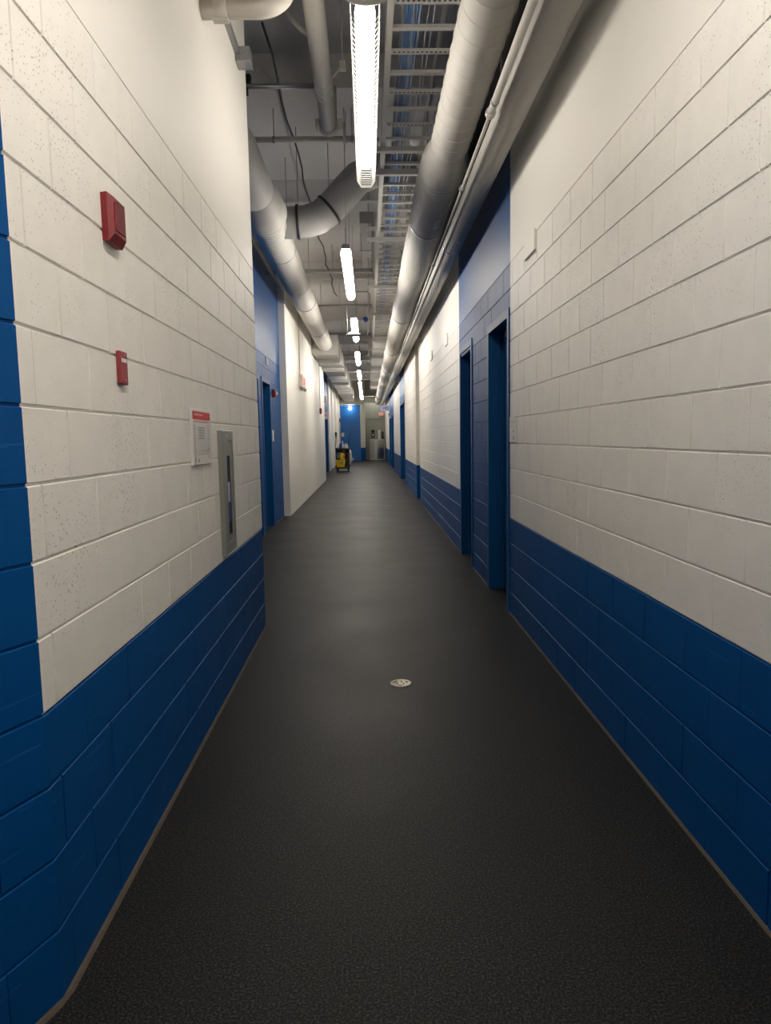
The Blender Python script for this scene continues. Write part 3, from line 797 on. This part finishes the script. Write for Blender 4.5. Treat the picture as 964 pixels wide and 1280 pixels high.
# shallow ceiling duct above the second light
t = thing('ceiling_duct', (.02, 12.9, 4.74), 'dark narrow rectangular duct on the ceiling left of the cable tray', 'duct')
mb = MB(); mb.bbox(-.05, .13, 11.3, 14.7, 4.70, 5.0, .008); mb.build('duct_body', M['ductgrey'], t)
mb = MB(); mb.box(-.06, .14, 11.28, 11.33, 4.69, 5.0); mb.box(-.06, .14, 12.9, 12.94, 4.69, 5.0); mb.build('joint_flange', M['ductgrey'], t)

# grey dome under the third light
t = thing('hanging_dome', (-.215, 12.6, 3.21), 'round grey translucent dome hanging below the third strip light', 'dome')
mb = MB(); mb.lathe((-.215, 12.6, 3.20), [(.145, -.012), (.14, -.02), (.135, -.012), (.11, .02), (.07, .04), (.02, .05)], 28); mb.build('dome_shell', M['ductgrey'], t)
mb = MB(); mb.tube([(-.32, 12.6, 3.24), (-.32, 12.6, CEIL)], .005, 6); mb.tube([(-.215, 12.6, 3.235), (-.32, 12.6, 3.24)], .006, 6); mb.build('stem', M['galv'], t)
# blue signal light
t = thing('signal_light', (.0, 16.3, EYE+2.68), 'small round blue signal light at the left edge of the cable tray', 'signal light')
mb = MB(); mb.lathe((.0, 16.3, EYE+2.66), [(.01, -.065), (.042, -.05), (.06, -.015), (.06, .02), (.04, .055), (.015, .065)], 20); mb.build('globe', M['bluesig'], t)
mb = MB(); mb.tube([(0, 16.3, EYE+2.72), (.0, 16.3, EYE+2.92), (.07, 16.33, EYE+3.0), (.07, 16.33, CEIL)], .008, 8); mb.build('bracket', M['galv'], t)
# far speaker-like bulkhead clutter: short conduit drops on the left of the tray
for i, (x, y, z0) in enumerate([(.10, 15.2, 4.1), (.06, 17.8, 4.0), (.08, 22, 3.95), (.05, 26.5, 3.9)]):
    mb = MB(); mb.tube([(x-.3, y, z0+.35), (x-.05, y, z0+.35), (x, y, z0+.3), (x, y, z0), (x-.02, y+.25, z0-.02)], .014, 8)
    mb.tube([(x-.3, y, z0+.35), (x-.3, y, CEIL)], .008, 6)
    tag(mb.build('conduit_drop', M['ductgrey']), ['thin grey conduit bending down beside the tray past the second light', 'thin grey conduit bending down beside the blue signal light', 'thin grey conduit bending down left of the closed tray', 'farthest thin grey conduit bending down left of the closed tray'][i], 'conduit')

# ------------------------------------------------------------------ things on the near left wall
t = thing('horn_strobe', (XL, 2.33, 2.1), 'dark red fire alarm horn with perforated face, high on the near left wall', 'fire alarm')
mb = MB(); x0 = XL; yb0, yb1 = 2.245, 2.36; z0, z1 = 2.015, 2.155; d = .036
vs = [(x0, yb0, z0), (x0, yb1, z0), (x0, yb1, z1), (x0, yb0, z1), (x0+d, yb0+.008, z0+.022), (x0+d, yb1-.004, z0+.022), (x0+d, yb1-.004, z1-.010), (x0+d, yb0+.008, z1-.010),
      (x0+.02, yb0-.002, z0-.002), (x0+.02, yb1+.002, z0-.002), (x0+.02, yb1+.002, z1+.002), (x0+.02, yb0-.002, z1+.002)]
fs = [(0, 1, 2, 3), (4, 5, 6, 7)]+[(a, (a+1) % 4, 8+(a+1) % 4, 8+a) for a in range(4)]+[(8+a, 8+(a+1) % 4, 4+(a+1) % 4, 4+a) for a in range(4)]
mb.add(vs, fs); mb.build('horn_body', M['red'], t)
mb = MB(); mb.bbox(x0+d-.001, x0+d+.003, yb0+.018, yb1-.014, z0+.034, z1-.022, .001)
for i in range(8):
    for j in range(9):
        mb.lathe((x0+d+.003, yb0+.024+i*.0095, z0+.042+j*.0095), [(.0026, 0), (.0026, .0012)], 6, 'X', 1)
mb.build('grille', [M['redlight'], M['dark']], t)

t = thing('alarm_plate', (XL, 2.335, 1.64), 'narrow faded red plate with a small white tag below the red horn', 'alarm plate')
mb = MB(); mb.bbox(XL, XL+.016, 2.298, 2.362, 1.585, 1.69, .003); mb.build('plate', M['redlight'], t)
mb = MB(); mb.box(XL+.016, XL+.0175, 2.306, 2.35, 1.655, 1.667); mb.build('white_tag', M['paper'], t)
mb = MB()
for z in (1.678, 1.598): mb.lathe((XL+.016, 2.33, z), [(.004, 0), (.003, .002)], 10, 'X')
mb.build('screw', M['galv'], t)

t = thing('evacuation_notice', (XL, 3.38, 1.41), 'white notice with red header and floor plan on the near left wall', 'notice')
mb = MB(); mb.bbox(XL, XL+.012, 3.19, 3.57, 1.288, 1.545, .002); mb.build('board', M['paper'], t)
X1 = XL+.0122
mb = MB(); mb.box(X1, X1+.001, 3.205, 3.55, 1.498, 1.534); mb.build('header_bar', M['header'], t)
mb = MB()
for i in range(9): mb.box(X1+.001, X1+.0015, 3.235+i*.018, 3.247+i*.018, 1.517, 1.522)
for i in range(9): mb.box(X1, X1+.001, 3.22+i*.033, 3.245+i*.033, 1.486, 1.4895, 1)
mb.build('header_print', [M['paper'], M['header']], t)
mb = MB()
def ln(y0, z0, y1, z1, w=.0012, mi=0): mb.box(X1, X1+.0008, min(y0, y1)-w/2, max(y0, y1)+w/2, min(z0, z1)-w/2, max(z0, z1)+w/2, mi)
for z in (1.335, 1.352): ln(3.30, z, 3.47, z)
for y in (3.30, 3.335, 3.36, 3.385, 3.41, 3.44, 3.47): ln(y, 1.335, y, 1.41)
for i in range(5): ln(3.31, 1.412+i*.012, 3.42, 1.412+i*.012, .0035)
for y in (3.31, 3.345, 3.38, 3.42): ln(y, 1.41, y, 1.462, .004)
rd = random.Random(3)
for i in range(26):
    z = 1.475-i*.0065; ln(3.215, z, 3.235+rd.random()*.03, z, .0018)
for i in range(24):
    z = 1.472-i*.0068; ln(3.49, z, 3.50+rd.random()*.035, z, .0018)
ln(3.225, 1.302, 3.235, 1.315, .004); ln(3.28, 1.303, 3.30, 1.312, .003)
for i in range(5): ln(3.47+i*.006, 1.345+i*.004, 3.49+i*.006, 1.345+i*.004, .002, 1)
mb.build('printed_plan', [M['ink'], M['header']], t)

t = thing('extinguisher_cabinet', (XL, 3.91, 1.1), 'tall grey metal fire cabinet with a narrow slot window on the near left wall', 'cabinet')
c0, c1, cz0, cz1 = 3.765, 4.062, .782, 1.452
mb = MB(); fw = .03; dp = XL+.026
outer = [(c0, cz0), (c1, cz0), (c1, cz1), (c0, cz1)]; inner = [(c0+fw, cz0+.055), (c1-fw, cz0+.055), (c1-fw, cz1-.055), (c0+fw, cz1-.055)]
o2 = [(c0+.003, cz0+.003), (c1-.003, cz0+.003), (c1-.003, cz1-.003), (c0+.003, cz1-.003)]
vs = [(XL, *p) for p in outer]+[(dp-.003, *p) for p in outer]+[(dp, *p) for p in o2]+[(dp, *p) for p in inner]+[(XL+.004, *p) for p in inner]
mb.add(vs, [(4*l+i, 4*l+(i+1) % 4, 4*l+4+(i+1) % 4, 4*l+4+i) for l in range(4) for i in range(4)]); mb.build('cabinet_frame', M['cabinet'], t)
dy0, dy1, dz0, dz1 = c0+fw+.003, c1-fw-.003, cz0+.058, cz1-.058
s0, s1, sz0, sz1 = 3.88, 3.965, .88, 1.315
mb = MB()
P0 = [(dy0, dz0), (dy1, dz0), (dy1, dz1), (dy0, dz1)]; P1 = [(s0, sz0), (s1, sz0), (s1, sz1), (s0, sz1)]
vs = [(XL+.004, *p) for p in P0]+[(XL+.023, *p) for p in P0]+[(XL+.023, *p) for p in P1]+[(XL+.0205, *p) for p in P1]
mb.add(vs, [(4*l+i, 4*l+(i+1) % 4, 4*l+4+(i+1) % 4, 4*l+4+i) for l in range(3) for i in range(4)])
dr = mb.build('cabinet_door', M['cabinet'], t)
mb = MB(); mb.box(XL+.004, XL+.0215, s0-.002, s1+.002, sz0-.002, sz1+.002); mb.build('slot_window', M['glass'], dr)
mb = MB(); mb.box(XL+.0215, XL+.0222, s0+.006, s1-.025, 1.06, 1.17, 0); mb.box(XL+.0215, XL+.0222, s0+.004, s1-.01, .95, 1.06, 1)
mb.build('contents_label', [M['signblue'], M['navy']], dr)
mb = MB(); mb.bbox(XL+.022, XL+.032, 3.99, 4.005, 1.055, 1.075, .002); mb.build('latch', M['galv'], dr)
mb = MB(); mb.box(XL+.0255, XL+.027, 3.88, 3.90, 1.42, 1.432); mb.build('maker_plate', M['paper'], t)

# ------------------------------------------------------------------ things on the right wall
def cover_plate(y0, y1, z0, z1, label):
    mb = MB(); mb.bbox(XR-.016, XR+.001, y0, y1, z0, z1, .003); tag(mb.build('cover_plate', M['plaster']), label, 'cover plate', 'blank cover plates high on the right wall')
cover_plate(4.60, 4.89, 2.568, 2.70, 'blank white cover plate nearest the camera, high on the right wall')
cover_plate(9.57, 9.86, 2.62, 2.77, 'blank white cover plate just past the blue doors, high on the right wall')
cover_plate(11.79, 12.08, 2.66, 2.81, 'second white cover plate past the blue doors, high on the right wall')
cover_plate(18.2, 18.6, 2.66, 2.85, 'small white cover plate just past the recess in the right wall')
cover_plate(25.6, 26.1, 2.66, 2.9, 'far small cover plate on the right wall between distant blue doors')
t = thing('door_notice', (XR, 5.29, 1.44), 'small pale notice on the right wall at the edge of the first blue doorway', 'notice')
mb = MB(); mb.bbox(XR-.012, XR, 5.19, 5.39, 1.345, 1.536, .002); mb.build('board', M['paper'], t)
mb = MB()
for z in (1.42, 1.375, 1.365): mb.box(XR-.0135, XR-.012, 5.22, 5.25, z, z+.014)
mb.box(XR-.0135, XR-.012, 5.2, 5.38, 1.495, 1.498); mb.box(XR-.0135, XR-.012, 5.33, 5.345, 1.46, 1.47); mb.build('print', M['ink'], t)

# ------------------------------------------------------------------ left wall, further down
t = thing('exit_sign', (-1.437, 15.55, 2.62), 'white box exit sign with red letters on the long white left wall', 'exit sign')
mb = MB(); mb.bbox(-1.437, -1.36, 15.2, 15.95, 2.49, 2.76, .01); mb.build('sign_box', M['exitface'], t)
text_mesh('letters', 'EXIT', .22, M['exitglow'], t, FACE_RIGHT(-1.357, 15.57, 2.625) @ Matrix.Scale(1.25, 4, (1, 0, 0)))
mb = MB()
for y in (15.35, 15.8): mb.lathe((-1.37, y, 2.47), [(.03, -.03), (.045, .01), (.045, .03)], 12)
mb.build('emergency_lamp', M['housing'], t)
mb = MB(); mb.tube([(-1.425, 15.3, 2.76), (-1.425, 15.3, 4.9)], .01, 8); mb.build('conduit', M['pipe'], t)
def red_device(name, X, y, z, h, w, d, label, parts):
    t = thing(name, (X, y, z), label, 'fire alarm')
    mb = MB(); mb.bbox(X, X+d, y-w/2, y+w/2, z-h/2, z+h/2, .006); mb.build('alarm_body', M['red'], t)
    if 'strobe' in parts: mb = MB(); mb.bbox(X+d, X+d+.03, y-w*.3, y+w*.3, z-h*.2, z+h*.2, .006); mb.build('strobe_lens', M['whitebottle'], t)
    if 'grip' in parts: mb = MB(); mb.bbox(X+d, X+d+.012, y-w*.3, y+w*.3, z-.02, z+.0, .003); mb.build('handle', M['paper'], t)
    if 'conduit' in parts: mb = MB(); mb.tube([(X+.015, y, z+h/2), (X+.015, y, 4.95)], .011, 8); mb.build('conduit', M['pipe'], t)
    return t
red_device('fire_alarm', -1.556, 11.8, 2.15, .13, .13, .05, 'red fire alarm with white strobe on the left blue wall', ('strobe',))
red_device('fire_alarm', -1.437, 21.5, 2.22, .17, .2, .06, 'red fire alarm under a thin conduit at the far part of the white left wall', ('conduit', 'grip'))
red_device('fire_alarm', -1.69, 42.4, 2.45, .2, .2, .06, 'tiny red fire alarm beside the bright blue end door', ('grip',))
mb = MB(); mb.bbox(-1.556, -1.548, 11.46+.1, 11.72, 1.37, 1.55, .002); tag(mb.build('wall_card', M['paper']), 'small white card on the left blue wall below the strobe', 'card')
mb = MB(); mb.bbox(-1.556, -1.546, 11.08, 11.34, 2.55, 2.67, .003); tag(mb.build('cover_plate', M['bluesmooth']), 'blue painted cover plate above the left blue doors', 'cover plate')

def flag_sign(name, x0, x1, y, z0, z1, label, style):
    t = thing(name, ((x0+x1)/2, y, z0), label, 'sign')
    mb = MB(); mb.bbox(x0, x1, y, y+.012, z0, z1, .002); mb.build('sign_board', M['signblue'] if style in ('num', 'pict') else M['paper'], t)
    w = x1-x0; h = z1-z0; cxm = (x0+x1)/2; cz = (z0+z1)/2
    if style in ('red1', 'red2'):
        mb = MB(); e = .014
        for b in ((x0+e, x1-e, z0+e, z0+e*1.7), (x0+e, x1-e, z1-e*1.7, z1-e), (x0+e, x0+e*1.7, z0+e, z1-e), (x1-e*1.7, x1-e, z0+e, z1-e)): mb.box(b[0], b[1], y-.002, y, b[2], b[3])
        if style == 'red2': 
            mb.tube([(cxm+.045*math.cos(a), y-.001, cz+.06*math.sin(a)) for a in [2*PI*i/16 for i in range(17)]], .006, 5)
            mb.tube([(cxm-.03, y-.001, cz+.04), (cxm+.03, y-.001, cz-.04)], .006, 5)
        mb.build('red_border', M['header'], t)
        mb = MB()
        if style == 'red1': mb.box(cxm-.014, cxm+.014, y-.002, y, cz+.02, cz+.07); mb.box(cxm-.018, cxm+.018, y-.002, y, cz-.08, cz+.0)
        else: mb.box(cxm-.03, cxm+.02, y-.002, y, cz-.006, cz+.02); mb.box(cxm-.04, cxm+.04, y-.002, y, z1-.04, z1-.028)
        mb.build('symbol', M['inkblack'], t)
    elif style == 'pict':
        mb = MB(); mb.tube([(cxm+.05*math.cos(a), y-.001, cz+.085*math.sin(a)) for a in [2*PI*i/18-1 for i in range(14)]], .013, 6); mb.prism([(cxm-.06, cz+.02), (cxm+.0, cz+.06), (cxm-.06, cz+.1)], 'Y', y-.002, y); mb.build('symbol', M['navy'], t)
    else:
        text_mesh('number', '145', .2, M['inkblack'], t, FACE_CAM(cxm, y-.003, cz))
    return t
flag_sign('projecting_sign', .60, 1.06, 33.0-.3, 2.60, 2.86, 'pale number sign sticking out from the far right wall', 'num')
flag_sign('projecting_sign', .965, 1.093, 32.75, 2.27, 2.50, 'small square pictogram sign below the number sign on the far right wall', 'pict')
flag_sign('projecting_sign', -1.69, -1.545, 27.0, 2.63, 3.0, 'upper red-bordered white sign beside the rectangular duct on the left', 'red1')
flag_sign('projecting_sign', -1.69, -1.52, 27.4, 2.13, 2.44, 'lower red-bordered white sign above the far left blue doorway', 'red2')

# ------------------------------------------------------------------ far end
t = thing('exit_sign', (.87, 45.2, 2.86), 'red lit exit sign on the end wall under the number sign', 'exit sign')
mb = MB(); mb.bbox(.70, 1.02, 45.14, 45.2, 2.76, 2.97, .008); mb.build('sign_box', M['exitface'], t)
text_mesh('letters', 'EXIT', .15, M['exitglow'], t, FACE_CAM(.86, 45.136, 2.865))
t = thing('steel_counter', (.56, 44.4, 0), 'bow-fronted stainless steel counter in the alcove at the corridor end', 'counter')
poly = []
for i in range(13):
    u = i/12; poly.append((.10+.86*u, 43.98-.16*math.sin(PI*u)))
poly += [(.96, 45.1), (.10, 45.1)]
mb = MB(); mb.prism(poly, 'Z', .10, 1.235); mb.build('counter_body', M['stainless'], t)
mb = MB(); mb.prism([(x, y-.03 if y < 44.5 else y) for x, y in poly], 'Z', 1.235, 1.285); mb.build('worktop', M['cream'], t)
mb = MB(); mb.prism([(x, y+.05 if y < 44.5 else y) for x, y in poly], 'Z', 0, .10); mb.build('plinth', M['cream'], t)
mb = MB(); mb.bbox(1.0, 1.04, 43.96, 44.0, 0, 1.28, .004); tag(mb.build('corner_post', M['cream']), 'slim white post standing right of the stainless steel counter', 'post')
t = thing('wall_dispenser', (.33, 45.15, 1.55), 'black two-part dispenser on the end wall above the steel counter', 'dispenser')
mb = MB(); mb.bbox(.22, .44, 45.06, 45.2, 1.72, 1.88, .02); mb.build('upper_unit', M['black'], t)
mb = MB(); mb.bbox(.22, .44, 45.06, 45.2, 1.44, 1.67, .02); mb.build('lower_unit', M['black'], t)
mb = MB(); mb.bbox(.28, .38, 45.055, 45.06, 1.51, 1.61, .002); mb.build('white_panel', M['paper'], t)
mb = MB(); mb.lathe((.72, 44.3, 1.285), [(.075, 0), (.08, .01), (.08, .55), (.07, .57), (.02, .57)], 20); tag(mb.build('paper_roll', M['whitebottle']), 'tall white paper roll standing on the steel counter', 'paper roll')
mb = MB(); mb.lathe((.93, 44.35, 1.285), [(.06, 0), (.065, .02), (.065, .42), (.04, .46), (.02, .48)], 18); tag(mb.build('metal_canister', M['dark']), 'dark grey canister beside the white roll on the counter', 'canister')
t = thing('globe_lamp', (-1.05, 43.7, 3.3), 'small lit globe lamp under a thin bar in front of the bright blue door', 'lamp')
mb = MB(); mb.lathe((-1.06, 43.7, 3.22), [(.02, -.10), (.08, -.07), (.10, -.01), (.08, .05), (.03, .07)], 18); mb.build('globe', M['lampglass'], t)
mb = MB(); mb.tube([(-1.68, 43.7, 3.37), (-.5, 43.7, 3.37)], .02, 8); mb.tube([(-1.06, 43.7, 3.27), (-1.06, 43.7, 3.37)], .02, 8); mb.build('bar', M['steel'], t)
mb = MB(); mb.box(-1.64, -1.47, 43.975, 43.99, 1.48, 1.73); tag(mb.build('door_paper', M['whitebottle']), 'white paper taped to the bright blue end door', 'paper')

r9, _ = light_fixture(False, 'added fill light hidden behind the beam above the steel counter', 1.0, mat_lens=M['lensc'])  # unseen lamp added to brighten the alcove
hang(r9, (-.3, .3), 0, 3.85, 1.0); r9.location = (.45, 44.5, 3.8); r9['group'] = 'added alcove fill lights'
# ------------------------------------------------------------------ floor cleanout
t = thing('floor_cleanout', (.159, 3.895, 0), 'round worn metal cleanout cover set in the dark floor', 'floor drain')
mb = MB(); R_ = .061
mb.lathe((.159, 3.895, 0), [(R_, 0), (R_, .003), (R_-.008, .0042), (R_-.010, .003), (.0, .003)], 36); mb.build('cover', M['brass'], t)
mb = MB()
for k in range(3):
    a = k*2*PI/3+.35
    for j in (-1, 0, 1):
        aa = a+j*.26; mb.lathe((.159+.037*math.cos(aa), 3.895+.037*math.sin(aa), .003), [(.0055, 0), (.0055, .0012)], 8)
    mb.box(.159-.004+.02*math.cos(a+1), .159+.004+.02*math.cos(a+1), 3.895+.02*math.sin(a+1)-.012, 3.895+.02*math.sin(a+1)+.012, .003, .0042)
mb.build('slots', M['dark'], t)

# ------------------------------------------------------------------ janitor cart
CY = 29.75
t = thing('janitor_cart', (-1.07, CY, 0), 'black janitor cart parked against the far left wall before the blue door', 'cart')
cx0, cx1, cyb, cyf = -1.38, -.78, CY-.1, CY+.75
mb = MB(); mb.bbox(cx0, cx1, cyb-.2, cyf, .13, .19, .015); mb.build('base_deck', M['black'], t)
for x in (cx0+.07, cx1-.07):
    for y in (cyb-.12, cyf-.1):
        mb = MB(); mb.lathe((x, y, .055), [(.055, -.018), (.055, .018)], 18, 'X'); mb.box(x-.03, x+.03, y-.02, y+.02, .06, .135); mb.build('caster', M['black'], t)
for x in (cx0+.03, cx1-.03):
    for y in (cyb, cyf-.04):
        mb = MB(); mb.bbox(x-.022, x+.022, y-.02, y+.02, .18, .93, .005); mb.build('post', M['black'], t)
mb = MB(); mb.bbox(cx0, cx1, cyb-.05, cyf, .90, .915, .004)
for a in ((cx0, cx1, cyb-.05, cyb-.03), (cx0, cx1, cyf-.02, cyf), (cx0, cx0+.02, cyb-.05, cyf), (cx1-.02, cx1, cyb-.05, cyf)): mb.box(*a, .90, .975)
mb.build('top_tray', M['black'], t)
mb = MB(); mb.bbox(cx0+.03, cx1-.03, cyb+.2, cyf-.05, .52, .545, .004); mb.build('middle_shelf', M['black'], t)
mb = MB(); mb.bbox(-.93, -.80, cyb-.02, cyb+.3, .19, .62, .02); mb.build('side_caddy', M['black'], t)
mb = MB(); mb.bbox(cx0+.02, cx1-.02, cyf-.06, cyf-.04, .19, .9, .004); mb.build('back_panel', M['black'], t)
mb = MB(); n = 12
pts = [(-.80, CY+.35, .90), (-.80, CY+.35, .75), (-.79, CY+.35, .5), (-.80, CY+.35, .3), (-.84, CY+.35, .2)]
mb.tube(pts, [.06, .10, .12, .11, .04], 14); mb.build('waste_bag', M['bag'], t)

b = thing('mop_bucket', (-1.16, CY-.16, .19), 'yellow mop bucket with wringer on the front of the janitor cart', 'bucket')
mb = MB(); y0, y1 = CY-.28, CY-.11+.0
lo = [(-1.31, y0), (-1.01, y0), (-1.01, y1), (-1.31, y1)]; hi = [(-1.37, y0-.03), (-.94, y0-.03), (-.94, y1), (-1.37, y1)]
vs = [(x, y, .195) for x, y in lo]+[(x, y, .50) for x, y in hi]+[(x*.97-.035, y+.01 if y < CY-.2 else y-.01, .50) for x, y in hi]+[(x*.97-.035, y+.02 if y < CY-.2 else y-.02, .30) for x, y in lo]
fs = [(0, 1, 2, 3)]+[(a, (a+1) % 4, 4+(a+1) % 4, 4+a) for a in range(4)]+[(4+a, 4+(a+1) % 4, 8+(a+1) % 4, 8+a) for a in range(4)]+[(8+a, 8+(a+1) % 4, 12+(a+1) % 4, 12+a) for a in range(4)]+[(12, 13, 14, 15)]
mb.add(vs, fs); mb.build('bucket_body', M['yellow'], b)
mb = MB(); mb.bbox(-1.18, -.99, y0-.01, y1-.0, .50, .72, .02); mb.bbox(-1.16, -1.01, y0+.01, y1-.02, .70, .77, .01); mb.build('wringer', M['yellow'], b)
mb = MB(); mb.tube([(-.99, y0+.02, .6), (-.95, y0+.02, .7), (-.96, y0+.02, .75)], .014, 8); mb.box(-1.04, -1.0, y0-.015, y0-.008, .57, .66); mb.build('wringer_handle', M['header'], b)
mb = MB(); mb.box(-1.22, -1.06, y0-.034, y0-.024, .34, .40); mb.build('caution_mark', M['ink'], b)

mb = MB(); mb.tube([(-1.36, CY-.08, .98), (-1.34, CY-.08, 1.36)], .014, 8, 1)
mb.box(-1.36, -1.30, CY-.13, CY-.06, .93, 1.0, 1)
mb.tube([(-1.34, CY-.08, 1.36), (-1.335, CY-.08, 1.5), (-1.33, CY-.08, 1.64)], [.015, .035, .055], 10, 0)
tag(mb.build('dust_brush', [M['black'], M['dark']]), 'upright dust brush with black bristle head at the left of the cart', 'brush')
mb = MB(); mb.tube([(-.90, CY+.4, .92), (-.72, CY+.45, 1.72)], .012, 8, 0); tag(mb.build('mop', M['dark']), 'dark mop standing tilted in the cart, rising behind the bottles', 'mop')
mb = MB(); mb.tube([(-.76, CY-.1, .36), (-.60, CY-.12, .55)], .014, 8); mb.tube([(-.80, CY-.08, .30), (-.76, CY-.1, .36)], .03, 8); tag(mb.build('white_stick', M['whitebottle']), 'short white stick leaning out from the right side of the cart', 'stick')
def bottle(x, y, z, r, h, m, label, spray=False):
    t = thing('bottle', (x, y, z), label, 'bottle', 'bottles on the cart top')
    mb = MB(); mb.lathe((x, y, z), [(r, 0), (r, h*.6), (r*.45, h*.78), (r*.4, h*.85)], 14); mb.build('bottle_body', m, t)
    mb = MB()
    if spray: mb.bbox(x-r*.9, x+r*.5, y-.012, y+.012, z+h*.85, z+h, .004)
    else: mb.lathe((x, y, z+h*.85), [(r*.5, 0), (r*.5, h*.12)], 10)
    mb.build('cap', M['whitebottle'], t)
bz = .916
bottle(-1.26, CY+.02, bz, .045, .17, M['bag'], 'short cream bottle at the left of the cart top')
bottle(-1.17, CY+.02, bz, .045, .33, M['bluebottle'], 'blue bottle on the cart top', True)
bottle(-1.06, CY+.0, bz, .042, .36, M['whitebottle'], 'tallest white spray bottle in the middle of the cart top', True)
bottle(-.97, CY+.08, bz, .035, .27, M['whitebottle'], 'slim white bottle right of the tallest spray bottle on the cart')
bottle(-.89, CY+.02, bz, .05, .25, M['whitebottle'], 'wide white bottle at the right of the cart top', True)
mb = MB(); mb.lathe((-1.02, CY-.02+.0, bz-.05), [(.05, -.2), (.09, -.1), (.08, .0), (.09, .07), (.05, .12)], 14); tag(mb.build('cleaning_cloth', M['brown']), 'brown cleaning cloth draped over the front of the cart top', 'cloth')
mb = MB(); mb.bbox(-1.34, -1.10, CY+.15, CY+.45, .546, .80, .03); tag(mb.build('storage_bin', M['bag']), 'pale storage bin on the middle shelf of the cart', 'bin')

# ------------------------------------------------------------------ world, camera, view
w = bpy.data.worlds.new('World'); scene.world = w; w.use_nodes = True
w.node_tree.nodes['Background'].inputs['Color'].default_value = (.5, .5, .52, 1)
w.node_tree.nodes['Background'].inputs['Strength'].default_value = .02
cam = bpy.data.cameras.new('camera'); co = bpy.data.objects.new('camera', cam); COL.objects.link(co); scene.camera = co
cam.sensor_fit = 'VERTICAL'; cam.sensor_height = 36; cam.lens = 880/1280*36; cam.clip_start = .05; cam.clip_end = 200
d = Vector((460-482, -(547-640), -880)).normalized()
u = Vector((-.0207, 1, 0)); u = (u-d*u.dot(d)).normalized(); r = d.cross(u)
co.matrix_world = Matrix.Translation((0, 0, EYE)) @ Matrix((r, d, u)).to_4x4()

scene.view_settings.view_transform = 'Standard'; scene.view_settings.look = 'None'
scene.view_settings.exposure = .66; scene.view_settings.gamma = 1; scene.view_settings.use_curve_mapping = False
try:
    scene.cycles.use_denoising = True
    scene.cycles.max_bounces = 10; scene.cycles.diffuse_bounces = 8
    scene.cycles.sample_clamp_indirect = 6
except Exception: pass
